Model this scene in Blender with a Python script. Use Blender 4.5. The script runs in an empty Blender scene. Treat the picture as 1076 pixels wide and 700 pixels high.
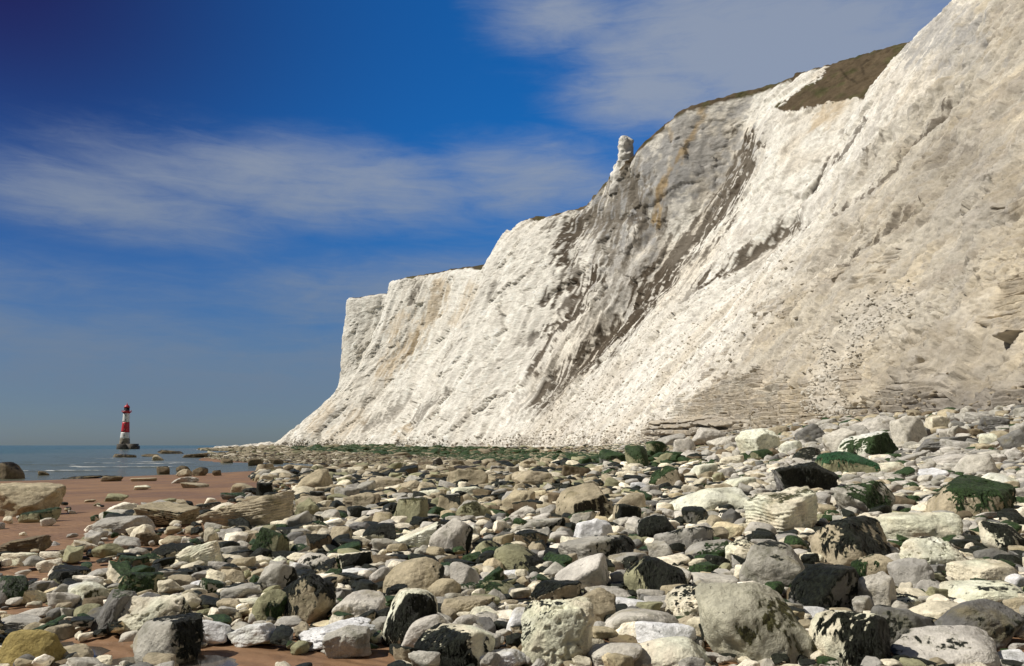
import bpy, bmesh, math, random
import numpy as np

import time; _T0 = time.time()
def tick(s): print('TICK', s, round(time.time() - _T0, 1))
random.seed(7)
RNG = np.random.default_rng(11)
scene = bpy.context.scene
COL = scene.collection

# ------------------------------------------------------------------ camera model
F = 837.0; CX = 538.0; CY = 350.0; HZ = 468.0
CAM = np.array([0.0, 0.0, 3.7])
PITCH = math.atan((HZ - CY) / F)
CP, SP = math.cos(PITCH), math.sin(PITCH)

def ray(u, v):
    a = (u - CX) / F; b = (CY - v) / F
    return np.array([a, CP - b * SP, SP + b * CP])

def at_depth(u, v, Y):
    d = ray(u, v)
    return CAM + d * (Y / d[1])

def project(P):
    q = P - CAM
    z = q[..., 1] * CP + q[..., 2] * SP
    up = -q[..., 1] * SP + q[..., 2] * CP
    z = np.where(z < 0.05, 0.05, z)
    return CX + F * q[..., 0] / z, CY - F * up / z, z

# ------------------------------------------------------------------ noise
def _hash(ix, iy, iz, seed):
    h = (ix.astype(np.uint32) * np.uint32(374761393) + iy.astype(np.uint32) * np.uint32(668265263)
         + iz.astype(np.uint32) * np.uint32(2147483647) + np.uint32(seed * 974711 & 0xffffffff))
    h = (h ^ (h >> np.uint32(13))) * np.uint32(1274126177)
    h = (h ^ (h >> np.uint32(16))) * np.uint32(2246822519)
    h = h ^ (h >> np.uint32(15))
    return h.astype(np.float32) * np.float32(2.0 / 4294967295.0) - np.float32(1.0)

def vnoise(P, seed=0):
    P = np.asarray(P, np.float32)
    fl = np.floor(P); f = P - fl; i = fl.astype(np.int64)
    f = f * f * f * (f * (f * 6 - 15) + 10)
    x, y, z = i[..., 0], i[..., 1], i[..., 2]
    fx, fy, fz = f[..., 0], f[..., 1], f[..., 2]
    def h(a, b, c): return _hash((x + a) & 0xffffffff, (y + b) & 0xffffffff, (z + c) & 0xffffffff, seed)
    c00 = h(0, 0, 0) * (1 - fx) + h(1, 0, 0) * fx
    c10 = h(0, 1, 0) * (1 - fx) + h(1, 1, 0) * fx
    c01 = h(0, 0, 1) * (1 - fx) + h(1, 0, 1) * fx
    c11 = h(0, 1, 1) * (1 - fx) + h(1, 1, 1) * fx
    return (c00 * (1 - fy) + c10 * fy) * (1 - fz) + (c01 * (1 - fy) + c11 * fy) * fz

def fbm(P, seed=0, octs=4, lac=2.03, gain=0.5):
    P = np.asarray(P, np.float32); s = 0; a = 1.0; t = 0
    for k in range(octs):
        s = s + a * vnoise(P, seed + k * 17); t += a
        P = P * lac + 3.7; a *= gain
    return s / t

def sstep(a, b, x):
    t = np.clip((x - a) / (b - a), 0, 1)
    return t * t * (3 - 2 * t)

# ------------------------------------------------------------------ ground heights
GP = np.array([
 (0,0,2.0),(0,6,2.0),(-6,6,1.95),(6,6,2.05),(-15,10,1.8),(-25,12,1.6),(0,20,1.95),(-14,25,1.6),(10,20,2.25),
 (14,8,2.5),(22,20,3.2),(22,0,3.2),(0,40,1.8),(-22,40,1.15),(-35,40,.95),(-8,80,1.2),(15,40,2.5),(24,45,3.0),
 (27,60,3.3),(34,62,5.6),(36,40,6.3),(36,10,6.5),(36,-20,6.5),(35,100,6.0),(28,100,3.5),(34,160,5),(26,160,2.9),(10,100,2.0),
 (10,160,1.8),(-15,100,.95),(-30,100,.35),(-30,87,.3),(-56,87,-.05),(-33,130,-.08),(-20,130,.6),(-45,155,-.25),
 (-60,180,.1),(-42,140,-.25),(-48,170,-.05),(-30,180,.7),(0,180,1.4),(30,230,4),(20,230,2.2),(-20,260,.9),(-70,260,.4),(-110,260,-.3),(18,300,3),
 (5,300,1.6),(-50,350,.8),(-120,350,.1),(-60,420,2.5),(-75,415,1.3),(-150,480,.2),(-152,570,2.2),(-200,640,2),
 (-235,640,0.2),(-260,700,.4),(-300,900,.4),(-100,100,-1),(-60,40,.4),(-80,20,.2),(-120,87,-1.5),(-200,300,-2),(-400,600,-3),
 (-420,900,-2.5),(-60,-20,1),(0,-30,2),(-20,60,.95),(-42,62,.55),(-33,150,-.15),(-55,120,-.3),(-70,140,-.5),(-80,180,-.3)], float)
_S = 100.0
def _phi(r2): return np.where(r2 > 1e-12, r2 * np.log(r2 + 1e-12), 0)
def _solve():
    p = GP[:, :2] / _S; n = len(p)
    K = _phi(((p[:, None] - p[None]) ** 2).sum(-1)) + np.eye(n) * 2e-4
    Q = np.c_[np.ones(n), p]
    A = np.block([[K, Q], [Q.T, np.zeros((3, 3))]])
    return np.linalg.solve(A, np.r_[GP[:, 2], np.zeros(3)])
_W = _solve()
DIPS = [(-2.75, 6.55, .55, .38, .06), (-4.6, 7.6, .5, .4, .05), (-3.75, 7.1, .4, .3, .055)]
def ground(x, y):
    x = np.asarray(x, float); y = np.asarray(y, float); sh = x.shape
    p = np.c_[x.ravel(), y.ravel()] / _S
    out = np.empty(len(p))
    for a in range(0, len(p), 40000):
        q = p[a:a + 40000]
        r2 = ((q[:, None] - GP[None, :, :2] / _S) ** 2).sum(-1)
        out[a:a + 40000] = _phi(r2) @ _W[:-3] + _W[-3] + q @ _W[-2:]
    z = out.reshape(sh)
    far = sstep(150, 500, np.hypot(np.clip(-260 - x, 0, None) + np.clip(x - 50, 0, None), np.clip(y - 950, 0, None) + np.clip(-60 - y, 0, None)))
    z = np.clip(z, -4, 7) * (1 - far) + (-4) * far
    for (cx, cy, rx, ry, dz) in DIPS:
        z = z - dz * np.exp(-(((x - cx) / rx) ** 2 + ((y - cy) / ry) ** 2))
    return z

def hit_ground(u, v):
    d = ray(u, v); lo, hi = 3.0, 1500.0
    ts = np.geomspace(3, 1500, 700)
    P = CAM + d * ts[:, None]
    below = P[:, 2] < np.maximum(ground(P[:, 0], P[:, 1]), -.05)
    k = int(np.argmax(below)) if below.any() else len(ts) - 1
    lo, hi = ts[max(k - 1, 0)], ts[k]
    for _ in range(25):
        m = (lo + hi) / 2; p = CAM + d * m
        if p[2] < max(float(ground(p[0], p[1])), -.05): hi = m
        else: lo = m
    return CAM + d * hi

# ------------------------------------------------------------------ mesh helpers
def make_mesh(name, verts, faces, mat=None, smooth=True, attrs=None):
    """faces: int array (n,3) or (n,4), or list of such arrays"""
    me = bpy.data.meshes.new(name)
    fl = faces if isinstance(faces, list) else [faces]
    verts = np.ascontiguousarray(verts, np.float32)
    me.vertices.add(len(verts)); me.vertices.foreach_set('co', verts.ravel())
    tot = sum(f.size for f in fl); nf = sum(len(f) for f in fl)
    me.loops.add(tot); me.polygons.add(nf)
    me.loops.foreach_set('vertex_index', np.concatenate([f.ravel() for f in fl]).astype(np.int32))
    st = []; s = 0
    for f in fl:
        st.append(s + np.arange(len(f)) * f.shape[1]); s += f.size
    me.polygons.foreach_set('loop_start', np.concatenate(st).astype(np.int32))
    me.update(calc_edges=True)
    if smooth: me.polygons.foreach_set('use_smooth', np.ones(nf, bool))
    for an, (tp, arr) in (attrs or {}).items():
        a = me.attributes.new(an, tp, 'POINT')
        if tp == 'FLOAT': a.data.foreach_set('value', np.ascontiguousarray(arr, np.float32).ravel())
        else:
            arr = np.asarray(arr, np.float32)
            if arr.shape[1] == 3: arr = np.c_[arr, np.ones(len(arr), np.float32)]
            a.data.foreach_set('color', np.ascontiguousarray(arr, np.float32).ravel())
    if mat: me.materials.append(mat)
    me.validate(); me.update()
    return me

def link(name, me, loc=(0, 0, 0), parent=None, **props):
    o = bpy.data.objects.new(name, me); COL.objects.link(o); o.location = loc
    if parent is not None: o.parent = parent
    for k, v in props.items(): o[k] = v
    return o

def grid_faces(n, m):
    i = np.arange(n - 1)[:, None] * m + np.arange(m - 1)[None]
    i = i.ravel()
    return np.c_[i, i + 1, i + m + 1, i + m]

# ------------------------------------------------------------------ node helpers
class NT:
    def __init__(self, tree): self.t = tree; self.t.nodes.clear()
    def n(self, tp, **kw):
        nd = self.t.nodes.new(tp)
        for k, v in kw.items():
            if k.startswith('_'): continue
            setattr(nd, k, v)
        return nd
    def l(self, a, b): self.t.links.new(a, b)
    def val(self, sock, v):
        if isinstance(v, bpy.types.NodeSocket): self.l(v, sock)
        else: sock.default_value = v
    def math(self, op, a, b=None, c=None, clamp=False):
        m = self.n('ShaderNodeMath', operation=op, use_clamp=clamp)
        self.val(m.inputs[0], a)
        if b is not None: self.val(m.inputs[1], b)
        if c is not None: self.val(m.inputs[2], c)
        return m.outputs[0]
    def noise(self, vec, scale, detail=4, rough=.55, dist=0.0):
        m = self.n('ShaderNodeTexNoise'); self.l(vec, m.inputs['Vector'])
        m.inputs['Scale'].default_value = scale; m.inputs['Detail'].default_value = detail
        m.inputs['Roughness'].default_value = rough; m.inputs['Distortion'].default_value = dist
        return m.outputs['Fac']
    def smooth(self, x, a, b, lo=0.0, hi=1.0):
        m = self.n('ShaderNodeMapRange', interpolation_type='SMOOTHSTEP')
        self.val(m.inputs[0], x); m.inputs[1].default_value = a; m.inputs[2].default_value = b
        m.inputs[3].default_value = lo; m.inputs[4].default_value = hi
        return m.outputs[0]
    def mix(self, fac, a, b, blend='MIX'):
        m = self.n('ShaderNodeMix', data_type='RGBA', blend_type=blend)
        self.val(m.inputs[0], fac)
        for s, v in ((m.inputs[6], a), (m.inputs[7], b)):
            if isinstance(v, bpy.types.NodeSocket): self.l(v, s)
            else: s.default_value = (*v, 1) if len(v) == 3 else v
        return m.outputs[2]
    def mapping(self, vec, scale=(1, 1, 1), rot=(0, 0, 0), loc=(0, 0, 0)):
        m = self.n('ShaderNodeMapping'); self.l(vec, m.inputs[0])
        m.inputs[1].default_value = loc; m.inputs[2].default_value = rot; m.inputs[3].default_value = scale
        return m.outputs[0]
    def bump(self, h, strength, dist, normal=None):
        m = self.n('ShaderNodeBump'); self.l(h, m.inputs['Height'])
        m.inputs['Strength'].default_value = strength; m.inputs['Distance'].default_value = dist
        if normal: self.l(normal, m.inputs['Normal'])
        return m.outputs[0]

def new_mat(name):
    m = bpy.data.materials.new(name); m.use_nodes = True
    t = NT(m.node_tree)
    out = t.n('ShaderNodeOutputMaterial'); p = t.n('ShaderNodeBsdfPrincipled')
    t.l(p.outputs[0], out.inputs[0])
    return m, t, p

def plain(name, col, rough=.7, var=.25, scale=1.0, metal=0.0):
    m, t, p = new_mat(name)
    co = t.n('ShaderNodeTexCoord').outputs['Object']
    n = t.noise(co, scale, 5)
    f = t.smooth(n, .3, .7, 1 - var, 1 + var)
    mm = t.n('ShaderNodeVectorMath', operation='SCALE'); mm.inputs[0].default_value = col
    t.l(f, mm.inputs['Scale']); t.l(mm.outputs[0], p.inputs['Base Color'])
    p.inputs['Roughness'].default_value = rough; p.inputs['Metallic'].default_value = metal
    return m

# ------------------------------------------------------------------ materials
def mat_chalk():
    m, t, p = new_mat('chalk')
    co = t.n('ShaderNodeTexCoord').outputs['Object']
    a = t.n('ShaderNodeAttribute', attribute_name='tone').outputs['Color']
    n1 = t.noise(co, .35, 7, .62); n2 = t.noise(co, 2.2, 6, .65)
    f1 = t.smooth(n1, .3, .72, .86, 1.1); f2 = t.smooth(n2, .3, .7, .88, 1.08)
    sc = t.n('ShaderNodeVectorMath', operation='SCALE'); t.l(a, sc.inputs[0]); t.l(t.math('MULTIPLY', f1, f2), sc.inputs['Scale'])
    # small flint pits and cracks
    pit = t.noise(t.mapping(co, (1, .6, 1.3)), 1.3, 5, .7)
    fl = t.smooth(pit, .655, .69)
    c = t.mix(t.math('MULTIPLY', fl, .55), sc.outputs[0], (.16, .14, .12))
    t.l(c, p.inputs['Base Color']); p.inputs['Roughness'].default_value = .95
    p.inputs['Specular IOR Level'].default_value = .15
    # broken facets: every cell of the fracture pattern sits at its own height
    wv = t.n('ShaderNodeTexNoise'); t.l(co, wv.inputs['Vector']); wv.inputs['Scale'].default_value = .9; wv.inputs['Detail'].default_value = 4
    ad = t.n('ShaderNodeVectorMath', operation='MULTIPLY_ADD'); t.l(wv.outputs['Color'], ad.inputs[0]); ad.inputs[1].default_value = (1.6, 1.6, 1.2); t.l(co, ad.inputs[2])
    hs = []
    for s_, k_ in ((.42, 1.0), (1.25, .5)):
        v1 = t.n('ShaderNodeTexVoronoi', feature='F1'); t.l(t.mapping(ad.outputs[0], (1, 1, 1.7)), v1.inputs['Vector']); v1.inputs['Scale'].default_value = s_
        sp = t.n('ShaderNodeSeparateColor'); t.l(v1.outputs['Color'], sp.inputs[0])
        hs.append(t.math('MULTIPLY', t.math('ADD', sp.outputs[0], t.math('MULTIPLY', v1.outputs['Distance'], -.6)), k_))
    h = t.math('ADD', t.math('ADD', hs[0], hs[1]), t.math('ADD', t.math('MULTIPLY', t.noise(co, 1.6, 8, .7), .7), t.math('MULTIPLY', t.noise(co, 7, 5, .65), .25)))
    h = t.math('SUBTRACT', h, t.math('MULTIPLY', fl, .25))
    t.l(t.bump(h, .65, .30), p.inputs['Normal'])
    return m

def mat_rock():
    m, t, p = new_mat('beach_rock')
    co0 = t.n('ShaderNodeTexCoord').outputs['Object']
    oi = t.n('ShaderNodeObjectInfo').outputs['Random']
    add = t.n('ShaderNodeVectorMath', operation='ADD'); t.l(co0, add.inputs[0])
    cb = t.n('ShaderNodeCombineXYZ'); r = t.math('MULTIPLY', oi, 60.0)
    for i in range(3): t.l(r, cb.inputs[i])
    t.l(cb.outputs[0], add.inputs[1]); co = add.outputs[0]
    a = t.n('ShaderNodeAttribute', attribute_name='tone').outputs['Color']
    w = t.n('ShaderNodeAttribute', attribute_name='weed').outputs['Fac']
    wc = t.n('ShaderNodeAttribute', attribute_name='weedtone').outputs['Color']
    n1 = t.noise(co, 3.0, 6, .6, .4); n2 = t.noise(co, 22, 5, .7); n3 = t.noise(co, 70, 3, .6)
    f = t.math('MULTIPLY', t.smooth(n1, .28, .72, .72, 1.18), t.smooth(n2, .3, .7, .86, 1.1))
    f = t.math('MULTIPLY', f, t.smooth(n3, .3, .7, .93, 1.06))
    sc = t.n('ShaderNodeVectorMath', operation='SCALE'); t.l(a, sc.inputs[0]); t.l(f, sc.inputs['Scale'])
    # ochre and green algae films, dark pits
    n4 = t.noise(co, 2.1, 5, .6, .3)
    c = t.mix(t.smooth(n4, .56, .72, 0, .5), sc.outputs[0], (.30, .25, .12))
    n6 = t.noise(co, 3.4, 6, .65, .5)
    c = t.mix(t.smooth(n6, .53, .70, 0, .55), c, (.115, .115, .065))
    n5 = t.noise(co, 14, 6, .72, .3)
    pits = t.smooth(n5, .63, .69)
    c = t.mix(t.math('MULTIPLY', pits, .65), c, (.05, .045, .035))
    wn = t.noise(t.mapping(co, (1, 1, .55)), 9, 7, .7, .4)
    wn2 = t.noise(co, 2.6, 4, .6)
    ww = t.math('ADD', w, t.math('ADD', t.math('MULTIPLY', t.math('SUBTRACT', wn, .5), 1.9), t.math('MULTIPLY', t.math('SUBTRACT', wn2, .5), .9)))
    wf = t.smooth(ww, .5, .62)
    wv = t.n('ShaderNodeVectorMath', operation='SCALE'); t.l(wc, wv.inputs[0])
    t.l(t.smooth(t.noise(co, 30, 4, .7), .3, .7, .35, 2.6), wv.inputs['Scale'])
    film = t.smooth(ww, .3, .55, 0, .35)
    c = t.mix(film, c, (.17, .17, .08))
    c = t.mix(wf, c, wv.outputs[0])
    t.l(c, p.inputs['Base Color'])
    t.l(t.smooth(wf, 0, 1, .85, .55), p.inputs['Roughness'])
    p.inputs['Specular IOR Level'].default_value = .25
    h = t.math('ADD', t.math('MULTIPLY', n1, .9), t.math('MULTIPLY', n2, .5))
    h = t.math('ADD', h, t.math('MULTIPLY', n3, .12))
    h = t.math('SUBTRACT', h, t.math('MULTIPLY', pits, .25))
    h = t.math('ADD', h, t.math('MULTIPLY', wf, t.math('MULTIPLY', wn, .9)))
    t.l(t.bump(h, .8, .06), p.inputs['Normal'])
    return m

def mat_weed():
    m, t, p = new_mat('seaweed')
    co = t.n('ShaderNodeTexCoord').outputs['Object']
    a = t.n('ShaderNodeAttribute', attribute_name='tone').outputs['Color']
    n = t.noise(co, 26, 5, .7)
    sc = t.n('ShaderNodeVectorMath', operation='SCALE'); t.l(a, sc.inputs[0]); t.l(t.smooth(n, .3, .7, .35, 2.8), sc.inputs['Scale'])
    t.l(sc.outputs[0], p.inputs['Base Color']); p.inputs['Roughness'].default_value = .5
    p.inputs['Specular IOR Level'].default_value = .3
    t.l(t.bump(t.noise(t.mapping(co, (1, 1, .35)), 34, 6, .75), 1.0, .06), p.inputs['Normal'])
    return m

def mat_sand():
    m, t, p = new_mat('sand')
    co = t.n('ShaderNodeTexCoord').outputs['Object']
    n1 = t.noise(co, .25, 5, .6); n2 = t.noise(t.mapping(co, (1, 2.2, 1)), 1.6, 6, .65); n3 = t.noise(co, 60, 3, .6)
    c = t.mix(t.smooth(n1, .35, .65), (.205, .115, .06), (.28, .162, .087))
    c = t.mix(t.smooth(n2, .45, .7, 0, .6), c, (.14, .08, .043))
    c = t.mix(t.smooth(n3, .62, .7, 0, .5), c, (.42, .34, .25))
    c = t.mix(t.smooth(n3, .28, .36, .5, 0), c, (.07, .05, .035))
    t.l(c, p.inputs['Base Color'])
    t.l(t.smooth(n1, .35, .65, .55, .8), p.inputs['Roughness'])
    p.inputs['Specular IOR Level'].default_value = .3
    rip = t.n('ShaderNodeTexWave', wave_type='BANDS', bands_direction='Y'); t.l(t.mapping(co, (1, 1, 1), (0, 0, .5)), rip.inputs['Vector'])
    rip.inputs['Scale'].default_value = 1.6; rip.inputs['Distortion'].default_value = 6; rip.inputs['Detail'].default_value = 3; rip.inputs['Detail Scale'].default_value = 1.2
    h = t.math('ADD', t.math('MULTIPLY', n2, 1.0), t.math('MULTIPLY', n3, .08))
    h = t.math('ADD', h, t.math('MULTIPLY', rip.outputs['Fac'], .45))
    t.l(t.bump(h, .7, .05), p.inputs['Normal'])
    return m

def mat_sea():
    m, t, p = new_mat('sea_water')
    co = t.n('ShaderNodeTexCoord').outputs['Object']
    d = t.n('ShaderNodeAttribute', attribute_name='deep').outputs['Fac']
    n = t.noise(t.mapping(co, (.01, .03, 1)), 1, 4, .6)
    dd = t.math('ADD', d, t.math('MULTIPLY', t.math('SUBTRACT', n, .5), .5))
    c = t.mix(t.smooth(dd, .0, 1.2), (.12, .125, .09), (.095, .125, .10))
    c = t.mix(t.smooth(dd, 1.4, 3.2), c, (.035, .095, .085))
    fo = t.n('ShaderNodeAttribute', attribute_name='foam').outputs['Fac']
    fn = t.noise(t.mapping(co, (.35, 1.6, 1)), 1.0, 6, .7, .4)
    ff = t.smooth(t.math('ADD', fo, t.math('MULTIPLY', t.math('SUBTRACT', fn, .5), 1.5)), .62, .85)
    c = t.mix(ff, c, (.75, .75, .72))
    t.l(c, p.inputs['Base Color'])
    t.l(t.smooth(ff, 0, 1, .16, .8), p.inputs['Roughness']); p.inputs['IOR'].default_value = 1.33; p.inputs['Specular IOR Level'].default_value = .2
    h = t.math('ADD', t.math('MULTIPLY', t.noise(t.mapping(co, (.5, 1.3, 1)), .9, 6, .65), 1.0),
               t.math('MULTIPLY', t.noise(t.mapping(co, (.06, .22, 1)), 1, 4, .6), 2.5))
    t.l(t.bump(h, .9, .35), p.inputs['Normal'])
    return m

M_CHALK = mat_chalk(); M_ROCK = mat_rock(); M_WEED = mat_weed(); M_SAND = mat_sand(); M_SEA = mat_sea()


# ------------------------------------------------------------------ the chalk cliff
def pchip(xs, ys, xq):
    """monotone cubic, ys (n, ...)"""
    ys = np.asarray(ys, float); h = np.diff(xs); sh = (-1,) + (1,) * (ys.ndim - 1)
    d = np.diff(ys, axis=0) / h.reshape(sh)
    m = np.zeros_like(ys); m[0] = d[0]; m[-1] = d[-1]
    s = d[:-1] * d[1:]
    with np.errstate(divide='ignore', invalid='ignore'):
        hm = 2 * s / (d[:-1] + d[1:])
    m[1:-1] = np.where(s > 0, hm, 0)
    k = np.clip(np.searchsorted(xs, xq, side='right') - 1, 0, len(xs) - 2)
    t = ((xq - xs[k]) / h[k]).reshape(sh); hh = h[k].reshape(sh)
    return (ys[k] * (2*t**3 - 3*t**2 + 1) + m[k] * hh * (t**3 - 2*t**2 + t)
            + ys[k+1] * (-2*t**3 + 3*t**2) + m[k+1] * hh * (t**3 - t**2))

WP = [(35,4.5),(50,23),(66,44),(86,69),(104,99),(120,119),(132,130),(142,135),(158,139)]
STN = []   # (Y, nine (x, z))
for Y, off, zt in ((-60, 3, 0), (-10, 2, 0), (30, 1.5, .3), (60, 0, .5), (100, 0, .2), (140, -.5, 0), (180, -1.5, -.5)):
    STN.append((Y, [(x + off, z + (zt if i == 0 else 0)) for i, (x, z) in enumerate(WP)]))
PX = [
 (230, [(650,467),(705,402),(765,332),(835,234),(900,120),(930,78),(960,42),(1012,0),(1060,-22)]),
 (250, [(628,468),(690,396),(748,335),(806,283),(864,212),(905,132),(938,88),(985,52),(1040,38)]),
 (272, [(606,468),(655,404),(700,345),(748,284),(800,212),(838,150),(874,106),(918,70),(960,42)]),
 (298, [(588,468),(628,408),(668,352),(712,292),(758,222),(790,150),(818,108),(842,86),(872,68)]),
 (320, [(566,468),(601,414),(641,358),(686,298),(727,243),(757,196),(778,146),(795,112),(814,88)]),
 (334, [(556,468),(592,414),(624,366),(658,306),(682,258),(692,228),(700,182),(712,140),(728,112)]),
 (343, [(542,468),(578,414),(612,350),(638,290),(656,240),(664,212),(668,185),(674,166),(682,144)]),
 (356, [(522,468),(560,408),(594,346),(616,290),(630,248),(637,224),(642,205),(646,190),(651,178)]),
 (368, [(510,468),(546,400),(578,340),(600,290),(615,255),(624,232),(630,214),(636,199),(643,184)]),
 (385, [(470,468),(505,410),(535,352),(560,302),(580,265),(592,247),(600,234),(607,224),(617,215)]),
 (405, [(440,468),(470,410),(500,350),(520,310),(535,280),(545,262),(555,248),(568,236),(592,224)]),
 (425, [(418,468),(445,425),(470,375),(488,335),(503,297),(513,275),(524,257),(538,241),(560,232)]),
 (470, [(430,468),(450,440),(470,400),(485,360),(497,328),(505,307),(509,294),(514,286),(530,279)]),
 (520, [(380,468),(410,430),(435,390),(453,355),(463,330),(468,310),(471,298),(476,288),(490,281)]),
 (550, [(340,468),(365,435),(390,395),(408,360),(418,335),(424,318),(428,305),(433,296),(445,289)]),
 (570, [(305,469),(330,445),(355,420),(380,385),(395,350),(405,325),(410,308),(413,298),(424,294)]),
 (610, [(325,469),(348,440),(374,402),(394,366),(407,340),(412,325),(413,317),(415,310),(430,306)]),
 (640, [(288,469),(316,446),(340,426),(357,405),(360,380),(362,350),(363.5,330),(365,316),(380,313)]),
 (680, [(320,469),(345,450),(370,430),(382,405),(384,380),(386,350),(388,332),(392,320),(405,316)]),
 (760, [(330,469),(355,450),(380,430),(392,405),(394,380),(396,352),(398,335),(402,322),(415,318)]),
]
for Y, pts in PX:
    STN.append((Y, [tuple(at_depth(u, v, Y)[[0, 2]]) for u, v in pts]))
CT = np.zeros((len(STN), 12, 3))
for i, (Y, pts) in enumerate(STN):
    for j, (x, z) in enumerate(pts): CT[i, j + 1] = (x, Y, z)
    CT[i, 0] = CT[i, 1] + (-2.0, 0, -3.0)
    CT[i, 10] = CT[i, 9] + (40, 0, 4.0); CT[i, 11] = CT[i, 9] + (420, 0, 12.0)
cu, cv, cz = project(CT)
cu = np.clip(cu, 200, 1150); cv = np.clip(cv, -60, 480)
def counts(axis, lo, hi, step, n):
    d = np.hypot(np.diff(cu, axis=axis), np.diff(cv, axis=axis))
    return np.clip((d.max(axis=1 - axis) / step).astype(int), lo, hi)[:n]
ni = counts(0, 8, 300, 1.9, 99); nj = counts(1, 4, 400, 1.5, 99)
nj[0] = 8; nj[-2] = 14; nj[-1] = 10
def params(cnt): return np.concatenate([k + np.arange(c) / c for k, c in enumerate(cnt)] + [[len(cnt)]])
# keep the point spacing even along the slope within each span
pi_, pj_ = params(ni), params(nj)
B = pchip(np.arange(len(STN)).astype(float), CT, pi_)                 # (I,12,3)
B = np.moveaxis(pchip(np.arange(12).astype(float), np.moveaxis(B, 1, 0), pj_), 0, 1)   # (I,J,3)
NI, NJ = B.shape[:2]
def normals(B):
    du = np.gradient(B, axis=0); dv = np.gradient(B, axis=1)
    n = np.cross(dv, du); n /= np.linalg.norm(n, axis=2, keepdims=True) + 1e-9
    return np.where((n[..., :1] > 0) & (np.abs(n[..., 2:]) < .5), -n, n)
print('CLIFF', NI, NJ); tick('base')
NRM = normals(B)
NRM = np.where(NRM[..., 2:] < -.3, -NRM, NRM)
tt = np.concatenate([np.zeros((NI, 1)), np.cumsum(np.linalg.norm(np.diff(B, axis=1), axis=2), axis=1)], axis=1)
ss = np.concatenate([[0], np.cumsum(np.linalg.norm(np.diff(B[:, 60:61].mean(1), axis=0), axis=1))])[:, None] * np.ones((1, NJ))
U, V, D = project(B)
Yb, Zb = B[..., 1], B[..., 2]
jpar = np.ones((NI, 1)) * pj_[None]
face = sstep(9.2, 8.7, jpar) * sstep(.6, 1.3, jpar)
def N3(a, b, c, seed, octs=3): return fbm(np.stack([a, b, c], -1), seed, octs)
zero = np.zeros_like(ss)
warp = N3(ss / 30, tt / 30, zero, 5, 3)
gul = 1 - np.abs(N3(ss / 13 + warp * 1.0, tt / 75 + warp * .5, zero, 1, 3)) * 2.2
gul2 = 1 - np.abs(N3(ss / 4.5 + warp * 1.5, tt / 30, zero + 3, 2, 3)) * 2.2
lump = fbm(B / 9.0, 31, 4); lump2 = fbm(B / 2.6, 37, 4); lump3 = fbm(B / .9, 41, 3)
blk = np.abs(fbm(B / np.array([5., 5., 3.]), 43, 4))
far = sstep(120, 420, Yb)
nearf = sstep(215, 150, Yb); patch0 = fbm(B / 16.0, 57, 3)
strk = N3(ss / 1.6 + warp * 2, tt / 9, zero + 9, 47, 4)
def quant(n, k, w=.18):
    q = n * k; fl = np.floor(q); return (fl + sstep(1 - w, 1, q - fl)) / k
q1 = quant(fbm(B / np.array([7., 7., 5.]), 161, 5, 2.1, .55), 6); q2 = quant(fbm(B / np.array([2.4, 2.4, 1.5]), 163, 4, 2.1, .55), 5)
ridge = np.abs(N3(ss / 3.2 + warp * 2, tt / 16 + warp, zero + 21, 165, 4)); ridge2 = np.abs(fbm(B / 1.3, 167, 3))
def facets(a, b_, seed):
    # flat broken faces: each cell is a plane with its own tilt, so neighbours meet in sharp edges
    fa, fb = np.floor(a), np.floor(b_); best = np.full(a.shape, 9.0, np.float32); H = np.zeros(a.shape, np.float32); E = np.full(a.shape, 9.0, np.float32)
    z0 = np.full(a.shape, 0, np.int64)
    for i in (-1, 0, 1):
        for j in (-1, 0, 1):
            ca, cb = (fa + i).astype(np.int64) & 0xffffffff, (fb + j).astype(np.int64) & 0xffffffff
            dx = a - (fa + i + .5 + .45 * _hash(ca, cb, z0, seed)); dy = b_ - (fb + j + .5 + .45 * _hash(ca, cb, z0 + 1, seed))
            d2 = dx * dx + dy * dy
            m_ = d2 < best
            E = np.where(m_, best, np.minimum(E, d2))
            h_ = .45 * _hash(ca, cb, z0 + 2, seed) + .9 * _hash(ca, cb, z0 + 3, seed) * dx + .7 * _hash(ca, cb, z0 + 4, seed) * dy
            H = np.where(m_, h_, H); best = np.where(m_, d2, best)
    return H, np.sqrt(E) - np.sqrt(best)
wn1 = N3(ss / 4, tt / 4, zero + 31, 281, 4); wn2 = N3(ss / 4, tt / 4, zero + 47, 283, 4)
sk = tt * .25                                  # joints lean across the slope
fc1, fe1 = facets(ss / 13 + .35 * wn1 + warp * .5, (tt + .3 * ss) / 24 + .25 * wn2, 285)
fc2, fe2 = facets(ss / 4.6 + .45 * wn1, (tt - .4 * ss) / 7.5 + .4 * wn2, 287)
fc3, fe3 = facets(ss / 1.7 + .9 * wn1, (tt + .2 * ss) / 2.2 + .9 * wn2, 289)
smf = 1 - .75 * sstep(200, 300, Yb)          # the farther faces are sheer and smooth
disp = face * (fc1 * (1.3 + .5 * far) + fc2 * (.6 - .12 * far) + fc3 * (.2 - .06 * far + .14 * nearf) + gul * (.3 + .7 * far) + gul2 * (.1 + .15 * far) + lump * (.4 + .2 * far) + q1 * (.55 + .5 * nearf) * smf + q2 * (.2 + .3 * nearf) * smf * smf
               - sstep(.10, .0, ridge) * .45 * smf - sstep(.12, 0, ridge2) * .14 * smf + strk * .25 + (blk - .25) * .4 * smf)
crk = sstep(.06, .0, np.abs(fbm(B / np.array([5., 5., 1.5]), 141, 5, 2.1, .6))) * sstep(-.02, .25, fbm(B / 12.0, 143, 3))
crk2 = sstep(.07, .0, np.abs(fbm(B / np.array([1.8, 1.8, .8]), 145, 4))) * sstep(.0, .25, fbm(B / 7.0, 147, 3))
disp -= face * nearf * (crk * .7 + crk2 * .28)
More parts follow.
